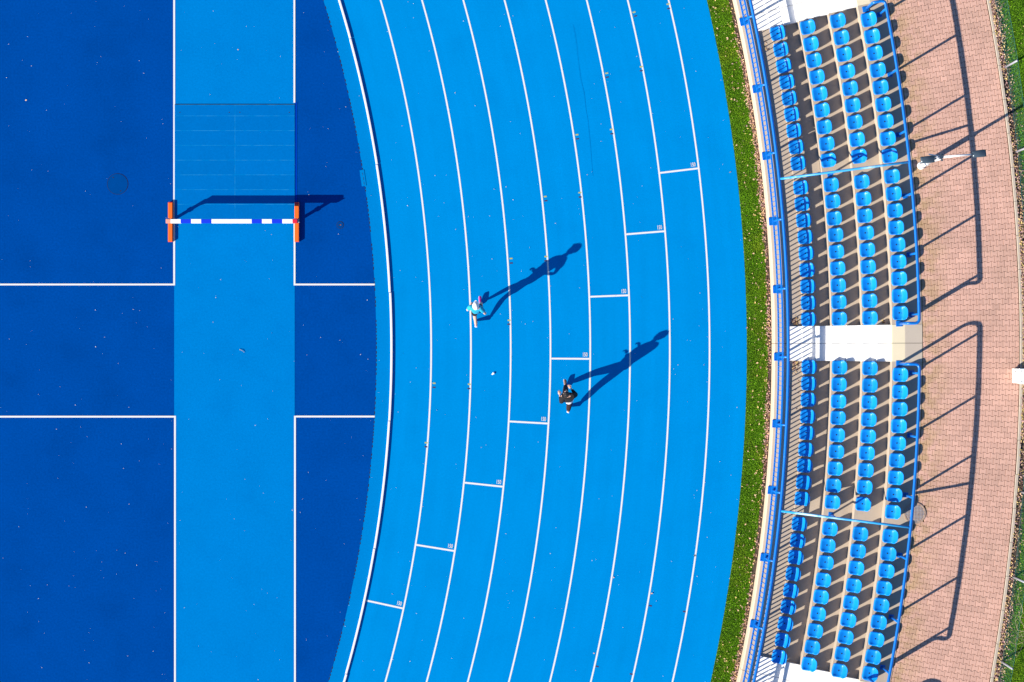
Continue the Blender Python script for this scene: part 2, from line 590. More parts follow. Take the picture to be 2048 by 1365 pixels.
# ---------------------------------------------------------------- water jump cover
base = P(470, 325)
wj = empty('water_jump_cover', (base.x, base.y, 0.004),
           'blue rubber boards covering the water jump pit above the striped hurdle', 'pit cover')
rows = [210.5, 232.5, 262, 291.3, 321, 350.4, 380, 409.3, 438.6]
b = MB()
q0, q1 = P(349.5, 439), P(589.6, 209.6)
b.box(((q0.x + q1.x) / 2, (q0.y + q1.y) / 2, 0.0115), (q1.x - q0.x, q1.y - q0.y, 0.014))
b.build('frame', M['boardseam'], wj)
for i in range(8):
    for c0, c1 in ((350.0, 469.6), (470.4, 589.4)):
        u, v = P(c0, rows[i + 1] - 0.35), P(c1, rows[i] + 0.35)
        b = MB()
        b.cbox(((u.x + v.x) / 2, (u.y + v.y) / 2, 0.014), (v.x - u.x, v.y - u.y, 0.012), 0.003)
        b.build('board', M['board'], wj)
for x in (359.8, 458.7, 479.9, 578.6):
    p = P(x, 225.4)
    b = MB(); b.disc(p, 0.016, 0.018, 0.0225, 10)
    b.build('bolt', M['bolt'], wj)
rect(wj, M['slit'], 590.6, 594.0, 205, 404, 0.0065, 'side_gutter')
rect(wj, M['gap'], 350, 590, 209.0, 210.0, 0.0195, 'end_gap')

# field covers
p = P(235.4, 368.4)
mc = empty('manhole_cover', (p.x, p.y, 0), 'round manhole cover painted over in dark blue on the empty field', 'manhole cover', 'manhole covers')
b = MB(); b.ring(p, 0.316, 0.325, 0.001, 0.004, 40); b.build('gap_ring', M['gap'], mc)
b = MB(); b.disc(p, 0.312, 0.001, 0.006, 40, 0.002); b.build('cover_plate', M['coverblue'], mc)
for dx, dy in ((-9, 13), (6, -14)):
    b = MB(); b.disc((p.x + dx / S, p.y + dy / S), 0.02, 0.006, 0.008, 10); b.build('lifting_hole', M['gap'], mc)
p = P(680.5, 450.5)
dc = empty('floor_socket', (p.x, p.y, 0), 'small sunken socket with rusty centre right of the hurdle', 'socket')
b = MB(); b.ring(p, 0.10, 0.112, 0.001, 0.004, 28); b.build('gap_ring', M['gap'], dc)
b = MB(); b.disc(p, 0.098, 0.001, 0.005, 28, 0.001); b.build('cover_plate', M['coverblue'], dc)
b = MB(); b.disc((p.x + 0.012, p.y), 0.022, 0.005, 0.009, 12); b.build('rusty_plug', M['leaf_c'], dc)
b = MB(); b.disc((p.x - 0.035, p.y - 0.003), 0.018, 0.005, 0.008, 12); b.build('dark_hole', M['gap'], dc)
p = P(726, 356.5)
hc = empty('hatch_cover', (p.x, p.y, 0), 'small pale blue hatch straddling the edge of the field by the kerb', 'hatch')
b = MB(); b.cbox((p.x, p.y, 0.007), (0.14, 0.50, 0.008), 0.002, 0.14); b.build('cover_plate', M['apron'], hc)
b = MB()
for dy in (-0.16, -0.02, 0.12):
    b.box((p.x + 0.01 - dy * 0.14, p.y + dy, 0.0115), (0.012, 0.09, 0.003), 0.14)
b.build('slot', M['gap'], hc)

# ---------------------------------------------------------------- hurdle
hb = P(467.5, 443.5)
hu = empty('steeplechase_hurdle', (hb.x, hb.y, 0), 'steeplechase hurdle with blue and white striped bar on two orange feet', 'hurdle')
ZB = 0.70
for px in (341.7, 594.2):
    p = P(px, 444.9)
    b = MB()
    b.cbox((p.x, p.y, 0.055), (0.135, 1.20, 0.10), 0.012)
    ft = b.build('foot', M['orange'], hu)
    b = MB(); b.box((p.x, p.y + 0.603, 0.055), (0.128, 0.008, 0.08)); b.box((p.x, p.y - 0.603, 0.055), (0.128, 0.008, 0.08))
    if px > 500:
        b.box((p.x, p.y + 0.562, 0.1035), (0.112, 0.062, 0.004))
    b.build('end_cap', M['barred'], ft)
    b = MB()
    b.cbox((p.x, p.y + 0.034, 0.37), (0.07, 0.07, 0.54), 0.004)
    b.build('upright', M['steel'], hu)
    b = MB(); b.box((p.x, p.y + 0.034, 0.36), (0.10, 0.10, 0.06)); b.tube([(p.x, p.y + 0.05, 0.36), (p.x, p.y + 0.105, 0.36)], 0.02)
    b.build('clamp', M['steel'], hu)
    b = MB()   # gusset plate below the bar
    sx = 1 if px < 500 else -1
    y0 = p.y + 0.034
    vs = [(p.x, y0 - 0.02, 0.46), (p.x + sx * 0.02, y0 - 0.02, 0.46), (p.x + sx * 0.26, y0 - 0.02, 0.64), (p.x, y0 - 0.02, 0.64)]
    vs += [(x, y + 0.04, z) for x, y, z in vs]
    b.add(vs, [(0, 1, 2, 3), (7, 6, 5, 4), (0, 4, 5, 1), (1, 5, 6, 2), (2, 6, 7, 3), (3, 7, 4, 0)])
    b.build('gusset', M['steel'], hu)
segs = [(331.6, 341, 'barpink'), (341, 361.7, 'white'), (361.7, 382.2, 'barblue'), (382.2, 402.6, 'white'), (402.6, 423, 'barblue'),
        (423, 503.7, 'white'), (503.7, 524, 'barblue'), (524, 544, 'white'), (544, 564.6, 'barblue'), (564.6, 585.4, 'white'), (585.4, 594.6, 'barred')]
for x0, x1, m_ in segs:
    u, v = P(x0, 442.7, ZB + 0.06), P(x1, 442.7, ZB + 0.06)
    b = MB(); b.cbox(((u.x + v.x) / 2, u.y, ZB), (v.x - u.x - 0.001, 0.125, 0.125), 0.006)
    b.build('bar_stripe', M[m_], hu)
u = P(596.2, 442.7, ZB + 0.03)
b = MB(); b.box((u.x, u.y, ZB - 0.01), (0.045, 0.10, 0.09)); b.tube([(u.x, u.y - 0.03, ZB + 0.035), (u.x + 0.04, u.y - 0.03, ZB + 0.035)], 0.015)
b.build('end_bracket', M['steel'], hu)

# ---------------------------------------------------------------- retaining wall
wl = empty('retaining_wall', pol(R_WALL, 0, 0), 'low pale concrete retaining wall between the grass verge and the stand', 'wall')
joints = [-AMAX] + [0.5 * (a0 + a1) for a0, a1 in AISLES] + [AMAX]
for a0, a1 in zip(joints[:-1], joints[1:]):
    b = MB(); b.sector(R_WALL, R_WALLB, a0 + 0.00012, a1 - 0.00012, -0.05, ZW, 0.03, 0.008)
    b.build('wall_segment', M['wall'], wl)

# ---------------------------------------------------------------- stand: terraces and aisles
G = 0.00006
for k, (a0, a1) in enumerate(BLOCKS):
    nm = ('the block off the lower edge', 'the lower seating block', 'the upper seating block', 'the block off the upper edge')[k]
    st = empty('terrace_block', pol(RR[0], 0.5 * (a0 + a1), 0), 'beige concrete terrace steps under ' + nm, 'terrace', 'terrace blocks of the stand')
    b = MB(); b.sector(R_WALLB + 0.003, RR[0] - 0.003, a0 + G, a1 - G, -0.05, Z0)
    b.build('front_floor', M['concrete'], st)
    for i in range(4):
        b = MB(); b.sector(RR[i], RR[i + 1] - 0.003, a0 + G, a1 - G, -0.05, ZR[i], 0.008)
        b.build('terrace_step', M['concrete'], st)
for k, (a0, a1) in enumerate(AISLES):
    nm = ('at the lower edge', 'in the middle between both seating blocks', 'at the upper edge')[k]
    st = empty('aisle_stairs', pol(RR[0], 0.5 * (a0 + a1), 0), 'white concrete aisle stairs ' + nm, 'stairs', 'aisle stairs of the stand')
    am = 0.5 * (a0 + a1)
    lev = [(R_WALLB + 0.003, RR[0], 0.535, 'white_concrete'), (RR[0], 49.42, 0.585, 'white_concrete'), (49.42, RR[1], 0.75, 'white_concrete'),
           (RR[1], 50.28, 0.925, 'white_concrete'), (50.28, RR[2], 1.10, 'white_concrete'), (RR[2], 51.12, 1.285, 'white_concrete'),
           (51.12, RR[3], 1.46, 'white_concrete'), (RR[3], 51.93, 1.637, 'cream_concrete'), (51.93, RR[4], 1.640, 'slab')]
    for r0, r1, z, m_ in lev:
        for c0, c1 in ((a0, am - 0.00012), (am + 0.00012, a1)):
            b = MB(); b.sector(r0, r1 - 0.002, c0, c1, -0.05, z, 0.006)
            b.build('stair_slab' if m_ == 'slab' else 'stair_step', M[m_], st)

# ---------------------------------------------------------------- promenade
b = MB(); b.sector(RR[4] + 0.003, R_PK, -AMAX, AMAX, -0.05, ZP - 0.022)
prom = b.build('promenade', M['sand'], kind='structure')
LC = (R_PK - RR[4] - 0.03) / 15
PA = 0.1570 / 54.0
CR = RR[4] + 0.015
mh = P(1829.5, 1027, ZP)


def paver_outline(xa, xb, shift):
    """breakpoints of one interlocking paver between xa and xb; waves of period LC"""
    aw, sw, g = 0.017, 0.018, 0.0045
    xs = [xa + g]
    k0 = int(math.floor((xa - shift) / LC)) - 1
    for k in range(k0, k0 + 4):
        for q in (0.25, 0.75):
            for s_ in (-sw, sw):
                x = shift + (k + q) * LC + s_
                if xa + 0.012 < x < xb - 0.012:
                    xs.append(x)
    xs.append(xb - g)
    xs = sorted(xs)

    def wave(x):
        t = ((x - shift) / LC) % 1.0          # 0 at a joint of this row
        d = min(t, 1 - t) * LC                # distance to nearest joint
        d0 = 0.25 * LC
        if d < d0 - sw + 1e-6:
            return aw
        if d > d0 + sw - 1e-6:
            return -aw
        return aw * (d0 - d) / sw
    top = [(x, 0.5 * 0.1570 - g + wave(x)) for x in xs]
    bot = [(x, -0.5 * 0.1570 + g - wave(x)) for x in reversed(xs)]
    return bot[::-1] + top[::-1]


pavers = []
nrow = int(0.27 / PA)
for j in range(-nrow, nrow + 1):
    a = j * PA
    off = 0.0 if j % 2 == 0 else -0.5 * LC
    edges = [off + LC * i for i in range(17)]
    for x0, x1 in zip(edges[:-1], edges[1:]):
        xa, xb = max(0.0, x0), min(15 * LC, x1)
        if xb - xa < 0.05:
            continue
        xm = 0.5 * (xa + xb)
        c = pol(CR + xm, a, ZP)
        if (Vector((c.x, c.y)) - Vector((mh.x, mh.y))).length < 0.30:
            continue
        pavers.append((abs(j), j, a, xa, xb, off))
pavers.sort(key=lambda t: (t[0], t[3]))


def paver_geo(b, a, xa, xb, off, local, dz, tilt):
    ol = paver_outline(xa, xb, off)
    n = len(ol)
    xm = 0.5 * (xa + xb)
    c = pol(CR + xm, a, 0)
    sc = 1.0
    vs = []
    for ins, z in ((0.0, -0.05), (0.0, -0.006), (0.005, 0.0)):
        for x, y in ol:
            yy = y * (CR + x) / 54.0
            xx = x - xm
            if ins:
                xx -= math.copysign(min(ins, abs(xx)), xx)
                yy -= math.copysign(min(ins, abs(yy)), yy)
            zz = z + dz + tilt[0] * xx + tilt[1] * yy
            if local:
                vs.append((xx, yy, zz))
            else:
                vs.append((c.x + xx * math.cos(a) - yy * math.sin(a), c.y + xx * math.sin(a) + yy * math.cos(a), ZP + zz))
    fs = []
    for k in (0, n):
        for i in range(n):
            i2 = (i + 1) % n
            fs.append((k + i, k + i2, k + n + i2, k + n + i))
    fs.append(tuple(2 * n + i for i in range(n)))
    b.add(vs, fs)


cache = {}
rest = MB()
npav = 0
for _, j, a, xa, xb, off in pavers:
    dz = random.uniform(-0.003, 0.003)
    tl = (random.uniform(-0.01, 0.01), random.uniform(-0.012, 0.012))
    full = xb - xa > LC * 0.9
    if npav < 298 and full:
        key = round(xa, 3)
        if key not in cache:
            b = MB(); paver_geo(b, a, xa, xb, off, True, 0, (0, 0))
            me = b.mesh('paver'); me.materials.append(M['paver'])
            cache[key] = me
        o = bpy.data.objects.new('paver', cache[key])
        COL.objects.link(o)
        o.parent = prom
        p = pol(CR + 0.5 * (xa + xb), a, ZP + dz)
        o.location = p
        o.rotation_euler = (tl[1], -tl[0], a)
        npav += 1
    else:
        paver_geo(rest, a, xa, xb, off, False, dz, tl)
rest.build('paving', M['paver'], prom, kind='stuff')

# kerb and lawn behind
kb2 = empty('edging_kerb', pol(R_PK, 0, ZP), kind='structure')
a = -0.38
while a < 0.38:
    b = MB(); d = random.uniform(-0.006, 0.006)
    b.sector(R_PK + 0.004 + d, R_PK + 0.085 + d, a, a + 0.0182, ZP - 0.2, ZP + 0.035 + random.uniform(-0.006, 0.006), 0.008, 0.0061)
    b.build('kerb_stone', M['kerbstone'], kb2)
    a += 0.0184
b = MB(); b.sheet(R_PK + 0.09, 110, -0.5, 0.5, ZP - 0.01, 0.01)
b.build('lawn', M['lawn'], kind='structure')
b = MB(); b.sheet(R_PK + 0.09, R_PK + 0.36, -AMAX, AMAX, ZP - 0.005)
b.build('soil_strip', M['soil'], kind='structure')

# manhole in the promenade
mc = empty('manhole_cover', (mh.x, mh.y, ZP), 'round cast iron grid manhole cover under the rear railing of the lower block', 'manhole cover', 'manhole covers')
b = MB(); b.disc(mh, 0.30, ZP - 0.05, ZP + 0.012, 32); b.build('cover_plate', M['iron'], mc)
b = MB(); b.ring(mh, 0.285, 0.325, ZP - 0.05, ZP + 0.02, 36); b.build('rim', M['iron'], mc)
b = MB()
for i in range(-6, 7):
    for j in range(-6, 7):
        if (i * i + j * j) ** 0.5 * 0.043 < 0.262:
            b.cbox((mh.x + i * 0.043, mh.y + j * 0.043, ZP + 0.0165), (0.026, 0.026, 0.009), 0.004, 0)
b.build('grid_studs', M['steel'], mc, kind='stuff')

# ---------------------------------------------------------------- front railing
fr = empty('front_railing', pol(48.4, 0, ZW), 'long blue balustrade with vertical bars on the front wall of the stand', 'railing')
RL, RU, RH = (48.29, 0.685), (48.345, 1.19), (48.485, 1.39)
PLATES = [(1497, 42), (1516, 178), (1536, 312), (1548, 443), (1557, 579), (1560, 714), (1556, 848), (1546, 981), (1529, 1115), (1508, 1248)]
pang = []
for q in PLATES:
    p = P(q[0] - 2, q[1], ZW)
    pang.append(math.atan2(p.y - CY, p.x - CX))
d = (pang[0] - pang[-1]) / 9
pang = [pang[0] + d * 2, pang[0] + d] + pang + [pang[-1] - d, pang[-1] - 2 * d]
pang.sort()
b = MB(); b.sector(RL[0] - 0.030, RL[0] + 0.022, pang[0], pang[-1], RL[1] - 0.018, RL[1] + 0.018, 0.004, 0.008)
b.build('lower_rail', M['blue'], fr)
b = MB(); b.sector(RU[0] - 0.026, RU[0] + 0.026, pang[0], pang[-1], RU[1] - 0.035, RU[1] + 0.035, 0.008, 0.008)
b.build('upper_rail', M['blue'], fr)
b = MB()
b.tube([pol(RH[0], pang[0] + (pang[-1] - pang[0]) * i / 90, RH[1]) for i in range(91)], 0.047, 10)
b.build('handrail', M['blue'], fr, True)
for i, a in enumerate(pang):
    b = MB()
    p = pol(48.285, a, ZW + 0.011)
    b.cbox(p, (0.245, 0.245, 0.022), 0.004, a)
    bp = b.build('base_plate', M['blue'], fr)
    for s1 in (-1, 1):
        for s2 in (-1, 1):
            if s1 == 1 and abs(s2) == 1:
                continue
            c = pol(48.285 + s1 * 0.095, a + s2 * 0.09 / 48.3, 0)
            b = MB(); b.disc(c, 0.012, ZW + 0.022, ZW + 0.034, 6); b.build('bolt', M['blue'], bp)
    b = MB()
    b.tube([pol(48.30, a, ZW + 0.02), pol(48.32, a, 0.95), pol(48.345, a, 1.19), pol(48.375, a, 1.29), pol(48.43, a, 1.345), pol(48.485, a, 1.365)], 0.034, 10)
    b.build('post', M['blue'], fr, True)
for a0, a1 in zip(pang[:-1], pang[1:]):
    n = 13
    for i in range(1, n + 1):
        a = a0 + (a1 - a0) * i / (n + 1)
        if a < -0.275 or a > 0.285:
            continue
        b = MB()
        vs = []
        for (r_, z_) in ((RL[0] - 0.004, RL[1]), (RU[0], RU[1])):
            for dr_, dt in ((-0.021, -0.008), (0.021, -0.008), (0.021, 0.008), (-0.021, 0.008)):
                vs.append(pol(r_ + dr_, a + dt / r_, z_))
        b.add(vs, [(0, 1, 5, 4), (1, 2, 6, 5), (2, 3, 7, 6), (3, 0, 4, 7), (4, 5, 6, 7)])
        b.build('baluster', M['blue'], fr)

# ---------------------------------------------------------------- rear railings
RT, RTZ = 52.13, ZP + 1.16


def arc_pts(p0, p1, p2, rad, n=6):
    """fillet points around p1"""
    p0, p1, p2 = Vector(p0), Vector(p1), Vector(p2)
    u, w = (p0 - p1).normalized(), (p2 - p1).normalized()
    out = []
    for i in range(n + 1):
        t = i / n
        out.append(p1 + u * rad * (1 - t) ** 2 + w * rad * t ** 2)
    return out


def rear_rail(alo, ahi, posts, label, ends=(True, True)):
    rt = empty('rear_railing', pol(RT, 0.5 * (alo + ahi), ZP), label, 'railing', 'rear railings of the stand')
    n = 40
    da = 0.16 / RT
    main = [pol(RT, alo + da + (ahi - alo - 2 * da) * i / n, RTZ) for i in range(n + 1)]
    path = list(main)
    rf = 51.77
    if ends[0]:
        c1, c2, c3 = pol(RT, alo, RTZ), pol(rf, alo, RTZ), pol(rf, alo, ZP + 0.02)
        path = [c3] + arc_pts(c3, c2, c1, 0.12) + arc_pts(c2, c1, main[0], 0.14) + path
    if ends[1]:
        c1, c2, c3 = pol(RT, ahi, RTZ), pol(rf, ahi, RTZ), pol(rf, ahi, ZP + 0.02)
        path = path + arc_pts(main[-1], c1, c2, 0.14) + arc_pts(c1, c2, c3, 0.12) + [c3]
    b = MB(); b.tube(path, 0.045, 10)
    b.build('top_rail', M['blue'], rt, True)
    for e, a in ((ends[0], alo), (ends[1], ahi)):
        if e:
            p = pol(rf - 0.01, a, ZP + 0.014)
            b = MB(); b.cbox(p, (0.19, 0.17, 0.022), 0.004, a); b.build('base_plate', M['blue'], rt)
    for a in posts:
        b = MB(); b.tube([pol(RT, a, ZP), pol(RT, a, RTZ)], 0.036, 10); b.build('post', M['blue'], rt, True)
        p = pol(RT, a, ZP + 0.014)
        b = MB(); b.cbox(p, (0.15, 0.15, 0.022), 0.004, a); b.build('base_plate', M['blue'], rt)
    return rt


def ang_of(px, py, z):
    p = P(px, py, z)
    return math.atan2(p.y - CY, p.x - CX)


up_posts = [ang_of(x, y, ZP) for x, y in ((1763, 29), (1776, 150), (1797, 270), (1806, 393), (1816, 510), (1819, 630))]
lo_posts = [ang_of(x, y, ZP) for x, y in ((1821, 746), (1817, 871), (1808, 990), (1792, 1110), (1781, 1234), (1765, 1335))]
rear_rail(0.0149, 0.1975, up_posts, 'blue tubular rear railing behind the back row of the upper seating block')
rear_rail(-0.1905, -0.0081, lo_posts, 'blue tubular rear railing behind the back row of the lower seating block')
rear_rail(-0.33, -0.2155, [-0.222, -0.255, -0.29], 'blue tubular rear railing below the bottom edge, shown by its shadow', (True, True))

# ---------------------------------------------------------------- dividing rails across the rows
for a, m_, lb in ((0.1056, 'paleblue', 'pale blue sloping rail with painted-in sheen across the rows of the upper seating block'),
                  (-0.1000, 'paleblue', 'sloping blue rail with whitish painted-in sheen across the rows of the lower seating block')):
    dv = empty('dividing_rail', pol(50.1, a, ZR[1]), lb, 'rail', 'dividing rails across the seat rows')
    pA, pB = pol(RH[0] + 0.03, a, RH[1] + 0.01), pol(RT - 0.03, a, RTZ)
    b = MB(); b.tube([pA, pA.lerp(pB, 0.33), pA.lerp(pB, 0.66), pB], 0.037, 10)
    b.build('sloping_tube', M[m_], dv, True)
    for r_ in (50.08,):
        t = (r_ - RH[0]) / (RT - RH[0])
        zt = RH[1] + (RTZ - RH[1]) * t
        zb = ZR[1] if r_ < 50.7 else ZR[3]
        b = MB(); b.tube([pol(r_, a, zb), pol(r_, a, zt - 0.02)], 0.03, 8); b.build('post', M['blue'], dv, True)
        b = MB(); b.cbox(pol(r_, a, zb + 0.009), (0.15, 0.15, 0.016), 0.004, a); b.build('base_plate', M['blue'], dv)

# ---------------------------------------------------------------- seats
def seat_mesh():
    prof = [(-0.215, 0.055), (-0.213, 0.095), (-0.200, 0.115), (-0.165, 0.112), (-0.10, 0.092), (-0.03, 0.080), (0.03, 0.082),
            (0.08, 0.098), (0.115, 0.135), (0.140, 0.195), (0.160, 0.265), (0.178, 0.320), (0.195, 0.342), (0.212, 0.335), (0.216, 0.318)]
    nu = len(prof)
    nv = 15
    vs = []
    for i, (x, z) in enumerate(prof):
        u = i / (nu - 1)
        # half width along the profile: rounded towards front corners and the top of the back
        if i <= 3:
            w = 0.176 + 0.034 * math.sin(math.pi / 2 * i / 3)
        elif i >= 9:
            t = (i - 9) / (nu - 1 - 9)
            w = 0.210 - 0.055 * t ** 2.2
        else:
            w = 0.212
        for j in range(nv):
            v = -1 + 2 * j / (nv - 1)
            e = abs(v) ** 4
            back = max(0.0, min(1.0, (x - 0.02) / 0.13))
            zz = z + (1 - back) * 0.045 * e * (1 if i > 1 else 0.2) - back * 0.035 * e * (0.3 + 0.7 * back)
            xx = x - back * 0.055 * abs(v) ** 3 + (1 - back) * (0.030 * abs(v) ** 5 if i < 4 else 0.0)
            if abs(v) > 0.99:                    # rolled side rim
                zz -= 0.03
            vs.append((xx, w * math.copysign(abs(v) ** 0.92, v), zz))
    fs = []
    for i in range(nu - 1):
        for j in range(nv - 1):
            fs.append((i * nv + j, (i + 1) * nv + j, (i + 1) * nv + j + 1, i * nv + j + 1))
    # thickness
    n0 = len(vs)
    me = bpy.data.meshes.new('shell')
    me.from_pydata(vs, [], fs)
    bm = bmesh.new()
    bm.from_mesh(me)
    bmesh.ops.recalc_face_normals(bm, faces=bm.faces)
    if bm.faces[len(bm.faces) // 3].normal.z < 0:
        bmesh.ops.reverse_faces(bm, faces=bm.faces)
    bmesh.ops.solidify(bm, geom=bm.faces[:], thickness=0.010)
    for f in bm.faces:
        f.smooth = True
    bm.to_mesh(me)
    bm.free()
    return me


shell = seat_mesh()
shell.materials.append(M['seat'])
b = MB(); b.cbox((-0.03, 0, 0.034), (0.22, 0.20, 0.068), 0.01)
mount = b.mesh('mounting_block'); mount.materials.append(M['seatmount'])
b = MB(); b.disc((-0.012, 0.0), 0.021, 0.078, 0.090, 12, 0.002)
bolt1 = b.mesh('bolt'); bolt1.materials.append(M['bolt'])
b = MB(); b.disc((0.058, -0.004), 0.011, 0.082, 0.096, 10)
bolt2 = b.mesh('drain_hole'); bolt2.materials.append(M['bolt'])
b = MB(); b.box((0.10, 0.0, 0.05), (0.03, 0.30, 0.09)); b.box((0.135, 0, 0.11), (0.02, 0.26, 0.05))
brk = b.mesh('back_bracket'); brk.materials.append(M['seatmount'])

seat0 = empty('stadium_seat', (0, 0, 0))
for me, nm in ((shell, 'shell'), (mount, 'mounting_block'), (bolt1, 'bolt'), (bolt2, 'drain_hole')):
    o = bpy.data.objects.new(nm, me)
    COL.objects.link(o)
    o.parent = seat0

SEATS = {  # (block, row): angle of seat 0, 8, 9, 17 counted away from the middle aisle
    ('upper', 0): (0.01854, 0.1000, 0.1149, 0.1961), ('upper', 1): (0.01844, 0.0993, 0.1141, 0.1953),
    ('upper', 2): (0.01864, 0.0988, 0.1139, 0.1947), ('upper', 3): (0.02113, 0.0997, 0.1117, 0.1912),
    ('lower', 0): (-0.01072, -0.0921, -0.1077, -0.1906), ('lower', 1): (-0.01088, -0.0920, -0.1080, -0.1907),
    ('lower', 2): (-0.0110, -0.0911, -0.1086, -0.1903), ('lower', 3): (-0.01443, -0.0935, -0.1076, -0.1875)}
RS = [49.20, 50.065, 50.925, 51.765]
ORD = ['first', 'second', 'third', 'fourth', 'fifth', 'sixth', 'seventh', 'eighth', 'ninth', 'tenth', 'eleventh', 'twelfth', 'thirteenth',
       'fourteenth', 'fifteenth', 'sixteenth', 'seventeenth', 'eighteenth']
ROWN = ['front row', 'second row', 'third row', 'back row']
first = True
for (blk, row), (s0, s8, s9, s17) in SEATS.items():
    for i in range(18):
        a = s0 + (s8 - s0) * i / 8 if i < 9 else s9 + (s17 - s9) * (i - 9) / 8
        o = seat0 if first else copy_tree(seat0)
        first = False
        a += random.uniform(-1, 1) * 0.00012
        o.location = pol(RS[row] + random.uniform(-0.006, 0.006), a, ZR[row])
        o.rotation_euler = (random.uniform(-0.012, 0.012), random.uniform(-0.012, 0.012), a + random.uniform(-0.02, 0.02))
        tag(o, 'blue plastic seat, %s from the middle aisle in the %s of the %s block' % (ORD[i], ROWN[row], blk), 'seat', 'stadium seats')

# ---------------------------------------------------------------- lamp post
lb = P(1842, 332, ZP)
lamp = empty('lamp_post', lb, 'white lamp post with two dark flat heads on the paved walkway', 'street lamp')
ZT = ZP + 2.75
b = MB(); b.disc(lb, 0.115, ZP, ZP + 0.05, 20, 0.01); b.ellipsoid((lb.x, lb.y, ZP + 0.05), (0.095, 0.095, 0.06), zmin=0.0)
b.build('base_flange', M['polewhite'], lamp, True)
b = MB(); b.tube([(lb.x, lb.y, ZP), (lb.x, lb.y, ZP + 0.9), (lb.x, lb.y, ZP + 0.96)], [0.075, 0.075, 0.045], 14)
b.build('lower_pole', M['polewhite'], lamp, True)
b = MB(); b.tube([(lb.x, lb.y, ZP + 0.95), (lb.x, lb.y, ZT + 0.06)], [0.048, 0.04], 12)
b.build('upper_pole', M['polewhite'], lamp, True)
b = MB(); b.tube([(lb.x, lb.y, ZT - 0.05), (lb.x, lb.y, ZT + 0.08)], 0.055, 12)
b.box((lb.x + 0.02, lb.y + 0.08, ZT), (0.06, 0.05, 0.07)); b.box((lb.x + 0.03, lb.y - 0.08, ZT), (0.05, 0.05, 0.07))
b.build('collar', M['lamphead'], lamp)
b = MB(); b.tube([(lb.x, lb.y, ZT - 0.75), (lb.x, lb.y, ZT - 0.06)], 0.066, 14); b.build('top_sleeve', M['polewhite'], lamp, True)
h1, h2 = P(1855, 319.6, ZT + 0.05), P(1958.5, 307.8, ZT + 0.12)
dr = math.atan2(h2.y - h1.y, h2.x - h1.x)
jn = Vector((lb.x, lb.y, ZT + 0.03))
e1 = h1 + Vector((math.cos(dr), math.sin(dr), 0)) * 0.17
e2 = h2 - Vector((math.cos(dr), math.sin(dr), 0)) * 0.19
b = MB(); b.tube([jn, e1], 0.024, 10); b.build('short_arm', M['polewhite'], lamp, True)
b = MB(); b.tube([jn, jn.lerp(e2, 0.5), e2], [0.036, 0.030, 0.024], 10); b.build('long_arm', M['polewhite'], lamp, True)
b = MB(); b.tube([P(1857, 308.8, ZT - 0.1), jn + Vector((0, 0.03, -0.06))], 0.018, 8); b.build('stay_rod', M['polewhite'], lamp, True)


def lamp_head(c, name):
    n, m = 9, 5
    ca, sa = math.cos(dr), math.sin(dr)
    vs, fs = [], []
    for side in (1, 0):
        for i in range(n):
            u = -1 + 2 * i / (n - 1)
            for j in range(m):
                v = -1 + 2 * j / (m - 1)
                x = 0.195 * u
                y = 0.108 * v * (1 - 0.10 * abs(u) ** 4) * (0.94 + 0.06 * u)
                z = (0.045 * (1 - 0.75 * v * v) * (1 - 0.35 * u ** 4) + 0.012 * math.cos(3 * u)) if side else -0.02
                vs.append((c.x + x * ca - y * sa, c.y + x * sa + y * ca, c.z + z))
    for i in range(n - 1):
        for j in range(m - 1):
            q = (i * m + j, (i + 1) * m + j, (i + 1) * m + j + 1, i * m + j + 1)
            fs.append(q)
            fs.append(tuple(n * m + k for k in reversed(q)))
    for i in range(n - 1):
        for j, s_ in ((0, 1), (m - 1, -1)):
            q = (i * m + j, n * m + i * m + j, n * m + (i + 1) * m + j, (i + 1) * m + j)
            fs.append(q if s_ > 0 else q[::-1])
    for j in range(m - 1):
        for i, s_ in ((0, -1), (n - 1, 1)):
            q = (i * m + j, n * m + i * m + j, n * m + i * m + j + 1, i * m + j + 1)
            fs.append(q if s_ > 0 else q[::-1])
    b = MB(); b.add(vs, fs)
    hd = b.build(name, M['lamphead'], lamp, True)
    b = MB(); b.box((c.x, c.y, c.z - 0.023), (0.26, 0.15, 0.006), dr); b.build('lens', M['glass'], hd)
    return hd


lamp_head(h1, 'lamp_head')
lamp_head(h2, 'lamp_head')
for hh, sg in ((h1, 1), (h2, -1)):
    c = hh + Vector((math.cos(dr), math.sin(dr), 0)) * 0.205 * sg
    b = MB(); b.box((c.x, c.y, c.z), (0.07, 0.06, 0.05), dr); b.build('head_joint', M['lamphead'], lamp)

# ---------------------------------------------------------------- fence
fc = empty('wire_fence', pol(55.58, 0, ZP), 'green wire mesh fence on grey posts along the walkway and lawn', 'fence')
RF, FH = 55.58, 1.32
p = P(2019.4, 1153.4, ZP)
fa = math.atan2(p.y - CY, p.x - CX)
FP = 2.545 / RF
angs = [fa + FP * i for i in range(-5, 9)]
for a in angs:
    b = MB(); b.tube([pol(RF, a, ZP - 0.2), pol(RF, a, ZP + FH + 0.05)], 0.032, 10); b.build('post', M['steel'], fc, True)
for a0, a1 in zip(angs[:-1], angs[1:]):
    b = MB()
    pa, pb = pol(RF + 0.03, a0, 0), pol(RF + 0.03, a1, 0)
    n = 8
    for i in range(n + 1):
        z = ZP + 0.05 + (FH - 0.05) * i / n
        rad = 0.0026 if i % 8 else 0.006
        b.tube([(pa.x, pa.y, z), (pb.x, pb.y, z)], rad, 4, False)
    for i in range(27):
        q = pa.lerp(pb, i / 26)
        b.tube([(q.x, q.y, ZP + 0.05), (q.x, q.y, ZP + FH)], 0.0017, 3, False)
    b.build('mesh_panel', M['fence'], fc)

